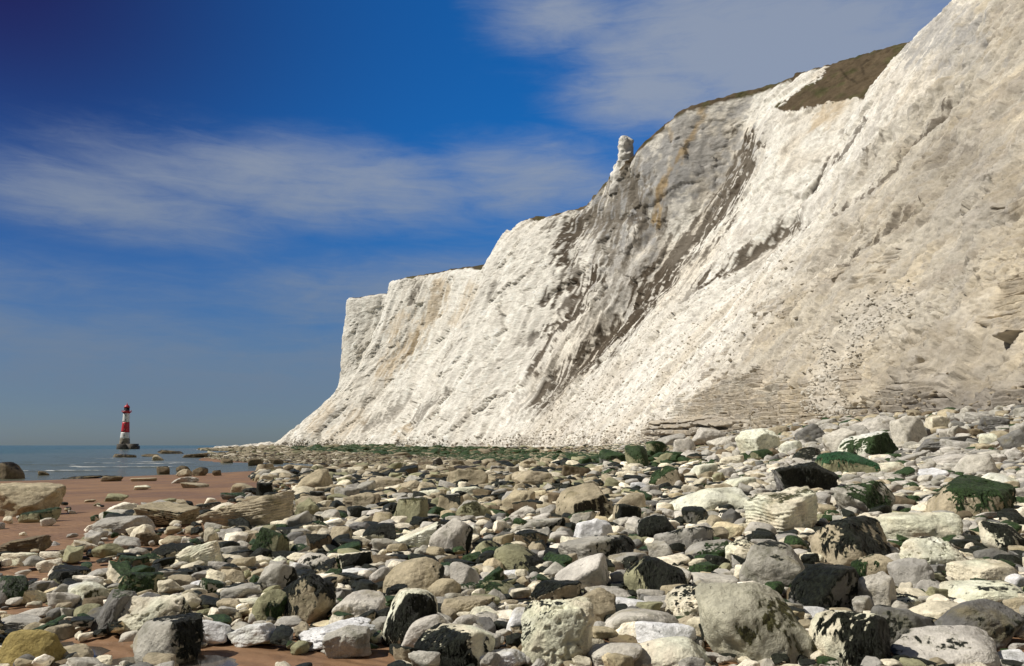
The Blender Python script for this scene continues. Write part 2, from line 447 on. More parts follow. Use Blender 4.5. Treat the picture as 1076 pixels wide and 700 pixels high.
# horizontal chalk beds standing out low on the near cliff
zz = Zb + fbm(B / 25.0, 51, 2) * .45
patch = sstep(-.05, .25, patch0)
low = sstep(15, 5, Zb) * sstep(245, 190, Yb) * sstep(.02, .12, patch + .2 * sstep(9, 4, Zb))
mid = sstep(60, 15, Zb) * sstep(240, 180, Yb) * patch
def beds(per, lam, seed):
    q = zz / per; k = np.floor(q); fr = q - k
    pr = vnoise(np.stack([k * 7.31, ss / lam, k * 1.7], -1), seed) + .6 * vnoise(np.stack([k * 3.1, ss / lam * 4.3, k * .7], -1), seed + 1)
    return pr * sstep(0, .10, fr) * sstep(1.0, .93, fr) - .5 * (sstep(.12, 0, fr) + sstep(.93, 1, fr))
bed = beds(.85, 6, 171) * .6 + beds(.33, 3, 173) * .25
bed2 = beds(2.6, 9, 175) * .8 + beds(.9, 4, 177) * .3
disp += face * (low * bed * .35 + mid * bed2 * .55 * (1 - low))
def stepx(per, run, notch, seed):
    q = (zz + .25 * vnoise(np.stack([ss / 9, zero, zero], -1), seed)) / per; k = np.floor(q); fr = q - k
    pr = vnoise(np.stack([k * 7.31, ss / 4.5, k * 1.7], -1), seed + 1)
    pr = np.sign(pr) * np.abs(pr) ** .5
    return run * per * (.5 - fr) - per * .45 * pr - 0 * k + notch * per * sstep(.16, .06, fr) * sstep(-.4, .2, pr)
beds_at = np.exp(-(((U - 775) / 75) ** 2)) * sstep(300, 380, V)
low_m = sstep(10.5 + 8 * beds_at, 8 + 8 * beds_at, Zb + 7 * (1 - .6 * beds_at) * fbm(B / np.array([9., 9., 5.]), 211, 3)) * sstep(235, 200, Yb)
mid_m = sstep(.27, .36, fbm(B / np.array([11., 11., 5.]), 213, 3)) * sstep(48, 30, Zb) * sstep(220, 190, Yb) * (1 - low_m)
XS = -(low_m * (stepx(1.9, -.72, -.42, 215) + .8 * stepx(.7, -.6, -.5, 219)) + mid_m * (stepx(1.9, -.55, -.3, 223) + .7 * stepx(.6, -.5, -.4, 227)))
jut = np.exp(-(((U - 728) / 42) ** 4)) * sstep(436, 447, V) * sstep(235, 200, Yb)
qj = (zz + .3 * vnoise(np.stack([ss / 7, zero, zero], -1), 271)) / 1.15; fj = qj - np.floor(qj)
XS = XS * (1 - jut) - jut * (1.1 + 2.6 * sstep(.30, .42, fj) * sstep(1.0, .94, fj) * (.75 + .5 * vnoise(np.stack([np.floor(qj) * 5.1, ss / 6, zero], -1), 273)))
stepdark = np.clip(low_m + mid_m + jut, 0, 1)
disp *= 1 - .72 * stepdark
# deep notches under a few beds
for (u0, v0, ru, rv, dep) in ((943, 356, 13, 3, 1.6), (830, 341, 14, 3.5, 1.2), (908, 391, 5, 3, 1.0), (845, 376, 9, 3, .8), (808, 408, 6, 2.5, .8),
                              (992, 407, 5, 3, .9), (1040, 232, 10, 2, .5), (1055, 246, 8, 2, .5), (700, 463, 26, 5, 3.0), (880, 418, 5, 7, 1.4), (1062, 437, 22, 6, 1.6)):
    disp -= dep * np.exp(-(((U - u0) / ru) ** 2 + ((V - v0) / rv) ** 2)) * (Yb < 245)
# the white buttress ribs and slide tracks that run down the slope
def pl_dist(pts, U=None, V=None):
    U = globals()['U'] if U is None else U; V = globals()['V'] if V is None else V
    best = np.full(U.shape, 1e9)
    for (a, b), (c, d) in zip(pts[:-1], pts[1:]):
        ex, ey = c - a, d - b; L = ex * ex + ey * ey
        t = np.clip(((U - a) * ex + (V - b) * ey) / L, 0, 1)
        best = np.minimum(best, np.hypot(U - a - t * ex, V - b - t * ey))
    return best
RIBS = [([(1000, 88), (930, 150), (862, 213), (830, 240)], 4, 2.2), ([(1012, 100), (950, 165), (900, 225), (870, 262)], 3, -1.8),
        ([(990, 245), (960, 275), (940, 300)], 2.5, .9), ([(700, 200), (690, 250), (660, 300)], 5, 1.0), ([(930, 130), (905, 150)], 5, -.9)]
for pts, w, a in RIBS: disp += a * np.exp(-(pl_dist(pts) / w) ** 2) * face

tick('disp')
# --- colour of the chalk
nz = fbm(B / np.array([3., 3., 3.]), 61, 5); nzs = N3(ss / 2.5, tt / 14, zero, 63, 4); nzl = fbm(B / 22.0, 67, 4); nzf = fbm(B / .8, 69, 3)
white = np.array([.84, .81, .735]); tone = np.ones((NI, NJ, 3)) * white
SHEER = 1 - .6 * sstep(340, 375, Yb + nzl * 15)      # the far faces are freshly fallen and clean
def lay(fac, col, sheer=True): 
    global tone
    if sheer: fac = fac * SHEER
    tone = tone * (1 - fac[..., None]) + np.array(col) * fac[..., None]
lay(.55 * sstep(-.1, .5, nzl + .3 * nzs), (.72, .64, .52))
lay(.4 * sstep(.15, .5, nzs), (.60, .57, .52))
lay(.55 * sstep(.1, .5, N3(ss / 9 + warp, tt / 45, zero, 231, 4)), (.56, .53, .48))
lay(.45 * sstep(.12, .5, N3(ss / 12 + warp, tt / 50, zero + 40, 233, 4)), (.62, .54, .42))
# duller, tan and grey chalk on the near right of the cliff
near = sstep(205, 140, Yb + nzl * 50 + nzs * 25)
lay(.8 * near, (.52, .47, .38))
lay(.75 * jut, (.30, .26, .205), False)
lay(.6 * near * sstep(-.05, .35, fbm(B / 11.0, 71, 4)), (.40, .37, .315))
lay(.55 * near * sstep(.05, .4, fbm(B / 13.0, 73, 4)), (.62, .53, .38))
lay(.5 * near * sstep(.15, .4, fbm(B / np.array([20., 20., 2.2]), 75, 4)), (.36, .31, .25))
lay(.55 * stepdark * sstep(-.3, .3, vnoise(np.stack([np.floor(zz / .8) * 3.7, ss / 6, zero], -1), 241) + .5 * nz), (.56, .48, .36))
lay(.4 * stepdark * sstep(.1, .5, vnoise(np.stack([np.floor(zz / 1.9) * 5.7, ss / 9, zero], -1), 243)), (.36, .31, .25))

lay(.6 * sstep(1.6, .4, np.hypot((U - 990) / 80, (V - 395) / 45) + .8 * nz) * near, (.335, .295, .235))
lay(.5 * sstep(1.5, .5, np.hypot((U - 1020) / 60, (V - 190) / 70) + .9 * nz) * near, (.36, .335, .295))
lay(.75 * sstep(11.5, 7, Zb + nz * 4) * sstep(88, 70, Yb + nz * 10), (.22, .20, .18))
lay(nearf * np.clip(.55 * crk + .4 * crk2, 0, .7), (.27, .235, .18))
lay(.5 * nearf * sstep(.1, .5, fbm(B / np.array([6., 6., 3.]), 151, 4)), (.39, .33, .24))
lay(.45 * sstep(.28, .5, nz + .3 * nzs), (.45, .42, .38))
lay(.35 * sstep(.2, .5, nzf), (.38, .35, .31))
spk_c = sstep(-.05, .35, fbm(B / 10.0, 181, 3))
spk = sstep(.50, .62, fbm(B / np.array([.75, .75, .55]) * (1 + 0 * zero[..., None]), 183, 2)) * spk_c
spk2 = sstep(.42, .55, N3(ss / .8 + warp, tt / 2.4, zero + 12, 185, 4)) * sstep(.0, .4, fbm(B / 17.0, 187, 3) + .15)
lay(.55 * np.clip(spk + spk2, 0, 1) * sstep(-.1, .3, fbm(B / 5.0, 251, 3)), (.24, .205, .165), False)
lay(.4 * sstep(.10, .02, fe1) * sstep(-.2, .3, nzl + nz * .5), (.36, .33, .28), False)
lay(.42 * sstep(.10, .02, fe2) * sstep(-.1, .3, nz + .2), (.40, .365, .31), False)
lay(.35 * sstep(.12, .03, fe3) * sstep(.0, .3, nz) * (.4 + .6 * nearf), (.34, .30, .25), False)
tone *= (1 + .10 * fc2 + .08 * fc3)[..., None]
hair = sstep(.045, 0, np.abs(N3(ss / 2.2 + warp * 2, tt / 15, zero + 4, 189, 4))) * sstep(.05, .4, fbm(B / 9.0, 191, 3))
lay(.55 * hair, (.34, .31, .27))
lay(.35 * sstep(.06, 0, ridge), (.42, .39, .34))
fine = fbm(B / np.array([.5, .5, .4]), 193, 3)
tone *= (1 + .16 * fine + .10 * q2)[..., None]
def blob(u, v, ru, rv, k=1.0): return np.clip(1.4 - np.hypot((U - u) / ru, (V - v) / rv) + k * (nz + .6 * nzs), 0, 1)
# grey wall below the brow and round the pinnacle
for (u, v, ru, rv, f) in ((725, 155, 55, 45, .7), (690, 185, 30, 40, .65), (660, 205, 32, 26, .85), (640, 232, 34, 20, .7), (980, 30, 40, 30, .5), (1005, 60, 40, 30, .35), (640, 250, 40, 26, .35), (655, 290, 30, 40, .3)):
    lay(f * sstep(.2, .8, blob(u, v, ru, rv, 1.2)) * (Yb < 400), (.36, .355, .35), False)
# brown earth and dead scrub down the gullies
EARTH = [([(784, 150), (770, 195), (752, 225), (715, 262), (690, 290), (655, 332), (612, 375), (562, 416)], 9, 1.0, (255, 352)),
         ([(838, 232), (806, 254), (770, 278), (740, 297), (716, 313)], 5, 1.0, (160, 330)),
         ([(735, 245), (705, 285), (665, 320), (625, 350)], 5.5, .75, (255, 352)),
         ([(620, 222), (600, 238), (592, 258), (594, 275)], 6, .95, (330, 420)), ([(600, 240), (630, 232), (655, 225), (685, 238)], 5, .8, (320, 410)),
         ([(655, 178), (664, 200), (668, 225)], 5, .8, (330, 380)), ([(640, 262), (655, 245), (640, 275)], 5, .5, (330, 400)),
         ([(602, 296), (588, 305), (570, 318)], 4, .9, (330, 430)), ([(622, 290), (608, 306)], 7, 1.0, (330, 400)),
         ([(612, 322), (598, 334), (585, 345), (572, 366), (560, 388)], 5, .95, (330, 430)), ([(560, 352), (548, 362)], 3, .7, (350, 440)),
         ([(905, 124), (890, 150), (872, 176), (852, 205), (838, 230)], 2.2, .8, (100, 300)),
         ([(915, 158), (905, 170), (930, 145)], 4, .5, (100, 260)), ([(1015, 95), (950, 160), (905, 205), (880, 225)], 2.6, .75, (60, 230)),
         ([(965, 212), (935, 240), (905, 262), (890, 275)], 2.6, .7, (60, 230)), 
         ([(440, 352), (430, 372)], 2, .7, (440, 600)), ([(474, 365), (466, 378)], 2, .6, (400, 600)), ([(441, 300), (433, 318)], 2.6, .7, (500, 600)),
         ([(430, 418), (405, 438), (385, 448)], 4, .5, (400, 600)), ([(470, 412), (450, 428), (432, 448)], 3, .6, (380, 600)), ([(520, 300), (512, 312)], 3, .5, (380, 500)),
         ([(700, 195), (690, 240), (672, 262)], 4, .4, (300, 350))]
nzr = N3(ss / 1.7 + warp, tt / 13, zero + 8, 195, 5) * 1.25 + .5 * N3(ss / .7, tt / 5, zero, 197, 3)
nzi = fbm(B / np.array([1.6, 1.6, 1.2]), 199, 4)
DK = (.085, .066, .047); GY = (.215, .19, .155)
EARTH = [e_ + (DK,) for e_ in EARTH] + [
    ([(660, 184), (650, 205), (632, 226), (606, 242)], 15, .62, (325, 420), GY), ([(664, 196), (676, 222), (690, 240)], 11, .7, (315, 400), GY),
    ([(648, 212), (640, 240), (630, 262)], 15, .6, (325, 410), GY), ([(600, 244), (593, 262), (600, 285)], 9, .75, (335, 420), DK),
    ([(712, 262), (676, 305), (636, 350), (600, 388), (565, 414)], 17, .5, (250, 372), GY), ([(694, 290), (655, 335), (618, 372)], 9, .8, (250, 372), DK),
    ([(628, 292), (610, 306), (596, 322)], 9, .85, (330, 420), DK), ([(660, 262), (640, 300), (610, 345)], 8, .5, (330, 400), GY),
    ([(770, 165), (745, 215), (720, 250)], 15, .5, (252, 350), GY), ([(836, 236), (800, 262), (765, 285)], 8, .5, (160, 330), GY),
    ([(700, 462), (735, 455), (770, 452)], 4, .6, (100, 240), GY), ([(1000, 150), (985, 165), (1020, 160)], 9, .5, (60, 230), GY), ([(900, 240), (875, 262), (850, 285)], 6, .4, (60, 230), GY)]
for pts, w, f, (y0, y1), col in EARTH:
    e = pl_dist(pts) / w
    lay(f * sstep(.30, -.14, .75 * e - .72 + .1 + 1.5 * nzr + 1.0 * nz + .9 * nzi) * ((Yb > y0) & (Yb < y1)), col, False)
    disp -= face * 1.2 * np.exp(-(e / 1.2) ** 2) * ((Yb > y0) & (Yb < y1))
RUST = [([(742, 104), (735, 126), (718, 162), (700, 188), (690, 215), (684, 236)], 4, .75), ([(700, 120), (706, 150)], 3, .4), ([(462, 300), (455, 330), (430, 360), (405, 390)], 9, .55),
        ([(425, 332), (412, 350)], 6, .45), ([(427, 452), (420, 458)], 5, .6), ([(500, 300), (480, 340)], 5, .4), ([(345, 430), (330, 450)], 7, .4), ([(880, 110), (860, 130)], 8, .5), ([(375, 440), (350, 462)], 8, .3)]
for pts, w, f in RUST:
    lay(f * sstep(1.5, .1, pl_dist(pts) / w + 1.1 * nz + 1.2 * nzr), (.46, .33, .17), False)
# white rubble tracks
for pts, w in (([(935, 318), (900, 345), (878, 372), (866, 405), (868, 425)], 14), ([(720, 305), (690, 350), (640, 400), (560, 455)], 9)):
    lay(.5 * sstep(1.8, .2, pl_dist(pts) / w + nz), (.70, .66, .585)); disp += face * .5 * sstep(1.4, .6, pl_dist(pts) / w) * lump3
# turf: the plateau, the dark brim along the edge and the dead-grass bowl
def inside(poly, U, V):
    c = np.zeros(U.shape, bool); n = len(poly)
    for i in range(n):
        (a, b), (x, y) = poly[i], poly[i - 1]
        with np.errstate(divide='ignore', invalid='ignore'):
            c ^= ((b > V) != (y > V)) & (U < (x - a) * (V - b) / (y - b) + a)
    return c
brim = sstep(8.62 - .2 * far, 8.8 - .2 * far, jpar + .12 * nz + .05 * nzf)
grass_poly = [(814, 113), (832, 101), (846, 92), (858, 86), (866, 76), (870, 66), (900, 56), (962, 38), (952, 58), (930, 84), (912, 103), (888, 104), (852, 113), (826, 118)]
gu, gv = U + 6 * nz + 3 * nzf, V + 3 * nz + 2 * nzf
bowl = inside(grass_poly, gu, gv) & (Yb > 245) & (Yb < 325)
gtone = np.array([.112, .084, .052]) * (1 + .35 * nz[..., None] + .4 * nzl[..., None]) + np.array([-.02, .0, -.012]) * sstep(0, .4, fbm(B / 5., 81, 3))[..., None]
track = sstep(1.6, .8, np.minimum(pl_dist([(912, 64), (905, 70), (908, 78)]), pl_dist([(884, 74), (890, 82), (900, 87)])))
gtone = gtone * (1 - .4 * track[..., None])
g = np.maximum(brim, bowl.astype(float)); g = np.where(Yb < 245, brim, g)
tone = tone * (1 - g[..., None]) + gtone * g[..., None]
disp *= 1 - .65 * bowl
disp += bowl * (fbm(B / 1.1, 261, 4) * .55)
edge = ((jpar > 8.9)).astype(float)
disp += edge * (fbm(B / 2.0, 83, 3) * .35)
tone = np.clip(tone, .015, .86)
P = B + NRM * disp[..., None]
P[..., 0] += XS * face
# rough skyline: drop-outs along the brow
P[..., 2] -= sstep(8.4, 9.0, jpar) * sstep(9.9, 9.0, jpar) * np.abs(fbm(B / 7.0, 87, 4)) * 2.2
P_CLIFF = P
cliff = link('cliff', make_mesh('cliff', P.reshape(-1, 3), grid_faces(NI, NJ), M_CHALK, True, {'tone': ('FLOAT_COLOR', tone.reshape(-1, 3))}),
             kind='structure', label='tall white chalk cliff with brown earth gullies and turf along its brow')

tick('cliff')
def ico(level):
    bm = bmesh.new(); bmesh.ops.create_icosphere(bm, subdivisions=level, radius=1)
    v = np.array([x.co[:] for x in bm.verts]); f = np.array([[q.index for q in x.verts] for x in bm.faces]); bm.free()
    return v, f
ICO = {k: ico(k) for k in (2, 3, 4, 5, 6)}

# chalk pinnacle standing off the brow: a leaning stack on a jagged stem
Yp = 357.0
rows = [(204, 640, 678), (190, 641.5, 676), (181, 643.5, 673), (174, 646.5, 670), (170, 650, 667), (164, 650.5, 666), (158, 651, 665), (152, 651, 664.5), (147, 650.5, 665), (144.5, 652, 663), (143, 655, 661)]
ring = []; M_ = 40
for k in np.linspace(0, len(rows) - 1, 50):
    i = min(int(k), len(rows) - 2); t = k - i
    v, a, b = [rows[i][q] * (1 - t) + rows[i + 1][q] * t for q in range(3)]
    A_, B_ = at_depth(a, v, Yp), at_depth(b, v, Yp); c = (A_ + B_) / 2; r = (B_ - A_)[0] / 2
    th = np.arange(M_) / M_ * 2 * math.pi
    sq = 1 / (np.abs(np.cos(th)) ** 3.2 + np.abs(np.sin(th)) ** 3.2) ** (1 / 3.2)
    ring.append(np.c_[c[0] + r * sq * np.cos(th), c[1] + min(r, 4.2) * .9 * sq * np.sin(th), c[2] + 0 * th])
R_ = np.array(ring); cen = R_.mean(1, keepdims=True); dirn = R_ - cen; dirn /= np.linalg.norm(dirn, axis=2, keepdims=True) + 1e-6
R_ = R_ + dirn * (fbm(R_ / 2.4, 91, 5) * 1.25 + quant(fbm(R_ / 3.2, 92, 4), 4, .12) * 1.6)[..., None]
pt = R_.reshape(-1, 3); pt = np.r_[pt, [R_[-1].mean(0) + (0, 0, .3)]]
fc = grid_faces(50, M_); wrap = np.array([[i * M_ + M_ - 1, i * M_, (i + 1) * M_, (i + 1) * M_ + M_ - 1] for i in range(49)])
cap = np.array([[49 * M_ + i, 49 * M_ + (i + 1) % M_, 50 * M_] for i in range(M_)])
nn = fbm(pt / 1.6, 95, 4)
pcol = np.array([.84, .815, .75]) * (1 - .6 * sstep(.1, .4, nn))[:, None] + np.array([.4, .38, .35]) * (.6 * sstep(.1, .4, nn))[:, None]
pcol = pcol * (1 - .8 * sstep(-1.5, 1.5, 135.0 - 0 * pt[:, 2] - pt[:, 2] - 13.5 + nn * 5))[:, None] + np.array([.34, .32, .30]) * (.8 * sstep(-1.5, 1.5, 121.5 - pt[:, 2] + nn * 5))[:, None]
link('pinnacle', make_mesh('pinnacle', pt, [fc, wrap, cap], M_CHALK, True, {'tone': ('FLOAT_COLOR', np.clip(pcol, .02, .85))}), parent=cliff,
     label='white chalk pinnacle standing free of the cliff brow')

# ------------------------------------------------------------------ sand, sea
def axis(spec):
    out = []
    for a, b, s in spec: out.append(np.arange(a, b, s))
    return np.unique(np.concatenate(out + [[spec[-1][1]]]))
xs = axis([(-9000, -1000, 2000), (-1000, -200, 40), (-200, -60, 5), (-60, -14, 1.0), (-14, 12, .16), (12, 60, 1.5), (60, 300, 30), (300, 1500, 200)])
ys = axis([(-600, -40, 40), (-40, 3, 3), (3, 22, .16), (22, 140, .8), (140, 340, 4), (340, 1000, 20), (1000, 9000, 2000)])
GX, GY = np.meshgrid(xs, ys, indexing='ij'); GZ = ground(GX, GY)
pp = np.stack([GX, GY, GZ * 0], -1)
near_f = sstep(60, 15, np.hypot(GX, GY))
GZ = GZ + near_f * (fbm(pp / 1.2, 101, 4) * .035 + fbm(pp / np.array([.9, .35, 1]), 103, 3) * .012) + (1 - near_f) * fbm(pp / 9, 105, 3) * .05
link('sand', make_mesh('sand', np.stack([GX, GY, GZ], -1).reshape(-1, 3), grid_faces(len(xs), len(ys))[:, ::-1], M_SAND), kind='structure', label='reddish brown wet sand')
xs = axis([(-30000, -6000, 3000), (-6000, -600, 300), (-600, -180, 10), (-180, 10, .8), (10, 60, 5)])
ys = axis([(-3000, -200, 400), (-200, 50, 12), (50, 220, .6), (220, 420, 3), (420, 2000, 60), (2000, 30000, 2000)])
GX, GY = np.meshgrid(xs, ys, indexing='ij')
dp = -ground(GX, GY)
pp = np.stack([GX, GY, GX * 0], -1)
act = sstep(420, 200, GY) * sstep(-230, -170, GX) * sstep(40, 60, GY)
wph = GY * .55 + GX * .16 + fbm(pp / 25, 111, 3) * 5
crest = np.clip(np.sin(wph), 0, 1) ** 4 * sstep(-.1, .4, fbm(pp / np.array([16, 9, 1.]), 113, 3) + .15)
WZ = act * (crest * .22 + fbm(pp / np.array([5, 2.2, 1.]), 115, 3) * .07) * sstep(0, .4, dp)
u_, v_, _ = project(pp)
foam = act * (crest * sstep(.05, .25, dp) * sstep(1.3, .4, dp) * .86 + sstep(.12, .02, np.abs(dp - .02)) * .4)
link('sea', make_mesh('sea', np.stack([GX, GY, WZ], -1).reshape(-1, 3), grid_faces(len(xs), len(ys))[:, ::-1], M_SEA, True,
     {'deep': ('FLOAT', dp.ravel()), 'foam': ('FLOAT', foam.ravel())}), kind='structure', label='grey green shallow sea with low breaking waves')

tick('sea')
# low tongue of fallen chalk running out beyond the last headland
tl = np.linspace(0, 1, 160); tw = np.linspace(-1, 1, 24)
a0, a1 = np.array([-178., 690.]), np.array([-272., 700.])
TP = a0[None] + (a1 - a0)[None] * tl[:, None]
gx = TP[:, None, 0] + 0 * tw[None]; gy = TP[:, None, 1] + 9 * tw[None]
pp = np.stack([gx, gy, gx * 0], -1)
gz = ground(gx, gy) + (6.0 - 4.0 * tl[:, None] ** .8) * np.cos(tw[None] * math.pi / 2) ** .7 * sstep(1, .86, tl[:, None]) + fbm(pp / np.array([5, 5, 1.]), 121, 4) * 1.6 - .6
nn = fbm(pp / 2, 123, 4)
tc = np.array([.74, .70, .62]) * (1 - .4 * sstep(0, .4, nn))[..., None]
link('chalk_spit', make_mesh('chalk_spit', np.stack([gx, gy, gz], -1).reshape(-1, 3), grid_faces(160, 24), M_CHALK, True, {'tone': ('FLOAT_COLOR', tc.reshape(-1, 3))}),
     kind='structure', label='low tongue of fallen white chalk running out to sea below the last headland')

# ------------------------------------------------------------------ rocks
TONES = {'c': (.455, .415, .325), 'w': (.60, .555, .46), 'g': (.245, .234, .208), 't': (.25, .215, .15), 'k': (.11, .107, .10), 'm': (.19, .15, .055),
         'o': (.175, .17, .105), 'n': (.10, .078, .05), 'y': (.40, .34, .225), 'l': (.315, .297, .262), 'q': (.30, .288, .225)}
WEEDS = {'n': (.03, .025, .015), 'k': (.011, .013, .008), 'g': (.022, .042, .012), 'o': (.05, .048, .016), 'b': (.02, .016, .009), 'e': (.02, .065, .025)}
WDIR = {'t': (0, 0, 1), 'r': (1, 0, .1), 'f': (0, -1, .05), 'l': (-1, 0, .1), 'b': (0, 1, .3), 'd': (0, -.5, -1), 'a': (.05, -.3, .6)}

def rock_shape(seed, level, kind):
    """unit-sized rock: convex, softly rounded facets, then weathering"""
    r_ = np.random.default_rng(seed); v, f = ICO[level]
    if kind in 'rd': n, p, jit = 12, 13, .32
    elif kind == 'a': n, p, jit = 13, 42, .36
    elif kind in 'bl': n, p, jit = 10, 36, .26
    elif kind == 's': n, p, jit = 12, 16, .25
    else: n, p, jit = 14, 13, .32
    nr = r_.normal(size=(n, 3)); nr /= np.linalg.norm(nr, axis=1, keepdims=True)
    d = 1 - jit * r_.random(n)
    box6 = np.array([(1, 0, 0), (-1, 0, 0), (0, 1, 0), (0, -1, 0), (0, 0, 1), (0, 0, -1)], float)
    if kind in 'blsa':
        box6 = box6 + r_.normal(size=(6, 3)) * (.16 if kind != 'a' else .32); box6 /= np.linalg.norm(box6, axis=1, keepdims=True)
        nr = np.r_[nr, box6]; d = np.r_[d + .12, .80 + .12 * r_.random(6)]
    else:
        nr = np.r_[nr, box6]; d = np.r_[d, .9 + .15 * r_.random(6)]
    c = np.clip(v @ nr.T, 0, None) / d
    rr = (c ** p).sum(1) ** (-1 / p)
    P = v * rr[:, None]
    if kind == 'd': P[:, 2] = np.where(P[:, 2] > 0, P[:, 2] * 1.0, P[:, 2] * .8)
    o = r_.random(3) * 50
    q = P + o
    amp = {'r': .55, 'd': .7, 'a': .9, 'b': .8, 'l': .8, 's': .8, 'p': 1.0}[kind]
    h = fbm(q * 1.3, seed, 3) * .15 * amp
    if level >= 4:
        rg = 1 - np.abs(fbm(q * 2.6, seed + 3, 4)) * 3
        h = h - np.clip(rg, 0, 1) * .035 * amp + fbm(q * 6, seed + 5, 3) * .032 * amp
    if kind == 'l':
        tl = P @ (np.array([.12, .1, 1.0])) * 7 + fbm(q * 1.2, seed + 7, 3) * 1.1
        h = h + (np.abs((tl % 1) - .5) * 2) ** 1.5 * .035 - .01 + sstep(.55, .8, vnoise(np.c_[np.floor(tl), P[:, 0] * 1.5, P[:, 1] * 1.5], seed)) * .05
    if kind == 'p' and level >= 4:
        h = h - sstep(.12, .45, fbm(q * 6.5, seed + 9, 2)) * .10
    if level >= 5: h = h + fbm(q * 17, seed + 11, 2) * .014 * amp
    nn = v
    return P * (1 + h)[:, None], f

def rot_z(P, a):
    c, s = math.cos(a), math.sin(a); return np.c_[P[:, 0] * c - P[:, 1] * s, P[:, 0] * s + P[:, 1] * c, P[:, 2]]
def rot_y(P, a):
    c, s = math.cos(a), math.sin(a); return np.c_[P[:, 0] * c - P[:, 2] * s, P[:, 1], P[:, 0] * s + P[:, 2] * c]
def vnormals(P, f):
    n = np.zeros_like(P); fn = np.cross(P[f[:, 1]] - P[f[:, 0]], P[f[:, 2]] - P[f[:, 0]])
    for k in range(3): np.add.at(n, f[:, k], fn)
    return n / (np.linalg.norm(n, axis=1, keepdims=True) + 1e-12)

def weed_mask(N, P, wd, seed, size):
    vec = np.array([0, 0, 0.0])
    for ch in wd: vec = vec + WDIR[ch]
    vec /= np.linalg.norm(vec)
    return (N @ vec) * .5 + .5 + .22 * fbm(P / size * 2.6 + seed, seed, 4)

ROCKS = []        # placed rocks: x, y, radius
def add_rock(name, P, f, loc, tone, weed, wcol, wd, seed, mat_child=False, label=None, cat=None, group=None, u_px=40):
    """P in metres relative to loc"""
    N = vnormals(P, f); size = P[:, 0].max() - P[:, 0].min()
    wa = np.full(len(P), -1.0)
    if weed > 0:
        m = weed_mask(N, P, wd, seed, size)
        vis = (N[:, 1] < .4) & (N[:, 2] > -.5)
        thr = np.quantile(m[vis], 1 - min(weed * .74, .72))
        wa = np.clip((m - thr) / .30 + .5, -.6, 1.6)
    tn = np.array(tone)
    tv = np.tile(tn, (len(P), 1))
    # bedding and blotches belonging to the stone
    b = fbm(P / size * 2.2 + seed, seed + 1, 3)
    tv = tv * (1 + .16 * b)[:, None]
    me = make_mesh(name, P, f, M_ROCK, True, {'tone': ('FLOAT_COLOR', np.clip(tv, .01, .85)), 'weed': ('FLOAT', wa), 'weedtone': ('FLOAT_COLOR', np.tile(np.array(WEEDS[wcol]), (len(P), 1)))})
    o = link(name, me, loc, label=label, category=cat)
    o['kind'] = 'thing'
    if group: o['group'] = group
    if mat_child and weed > 0:
        # draped weed: a lumpy skin over the grown-on side plus hanging fronds
        lum = fbm(P / size * 9 + seed, seed + 21, 3); rag = fbm(P / size * 12 * np.array([1, 1, .45]) + seed, seed + 23, 3)
        e = m - thr + .34 * rag + .22 * fbm(P / size * 26 * np.array([1, 1, .4]) + seed, seed + 27, 2) - .05
        keep = e > -.04
        fk = f[keep[f].all(1)]
        if len(fk) > 30:
            used = np.unique(fk); idx = np.full(len(P), -1); idx[used] = np.arange(len(used))
            th = size * .011
            off = np.clip(e[used] / .10, -1.0, 1.0) * th + np.clip(lum[used], -.5, .6) * th * 1.0 * (e[used] > 0)
            Vw = P[used] + N[used] * off[:, None]; Fw = idx[fk]
            r_ = np.random.default_rng(seed + 5)
            nb = int(min(420, 30 + 5 * u_px)); good = fk[(e[fk] > .0).all(1)]
            vs_, fs_ = [], []; base_n = 0
            tn_w = np.array(WEEDS[wcol]) * (1 + .5 * fbm(Vw / size * 7, seed + 31, 3))[:, None]
            sw = link('seaweed', make_mesh('seaweed', Vw, Fw, M_WEED, True, {'tone': ('FLOAT_COLOR', np.clip(tn_w, .003, .5))}), parent=o)
            if len(good):
                # favour the edge of the patch so that fronds fringe it
                wgt = np.exp(-e[good].mean(1) / .10); wgt /= wgt.sum()
                pick = good[r_.choice(len(good), nb, p=wgt)]
                c = P[pick].mean(1) + N[pick].mean(1) * th * .6; nrm = N[pick].mean(1)
                g = np.array([0, 0, -1.0]) + r_.normal(size=(nb, 3)) * .35
                tdir = g - nrm * (g * nrm).sum(1, keepdims=True) * .92; tdir /= np.linalg.norm(tdir, axis=1, keepdims=True) + 1e-9
                side = np.cross(nrm, tdir); side /= np.linalg.norm(side, axis=1, keepdims=True) + 1e-9
                Ln = size * (.03 + .085 * r_.random(nb))[:, None]; wd_ = size * (.006 + .010 * r_.random(nb))[:, None]
                pts = []
                for k, tq in enumerate((0, .35, .7, 1.0)):
                    cen_ = c + tdir * Ln * tq + nrm * size * .012 * (math.sin(tq * 3.1)) + np.array([0, 0, -1]) * Ln * .22 * tq * tq
                    ww = wd_ * (1 - .75 * tq)
                    pts += [cen_ - side * ww, cen_ + side * ww]
                Vb = np.stack(pts, 1).reshape(-1, 3)
                bi = base_n + np.arange(nb)[:, None] * 8
                Fb = np.concatenate([np.concatenate([bi + 2 * k, bi + 2 * k + 1, bi + 2 * k + 3], 1) for k in range(3)] + [np.concatenate([bi + 2 * k, bi + 2 * k + 3, bi + 2 * k + 2], 1) for k in range(3)])
                vs_.append(Vb); fs_.append(Fb)
            if vs_:
                Vw = np.concatenate(vs_); Fw = np.concatenate(fs_)
                wt = np.array(WEEDS[wcol]) * (1 + .5 * fbm(Vw / size * 7, seed + 31, 3))[:, None]
                link('seaweed_fronds', make_mesh('seaweed_fronds', Vw, Fw, M_WEED, True, {'tone': ('FLOAT_COLOR', np.clip(wt, .003, .5))}), parent=sw, kind='stuff')
    return o

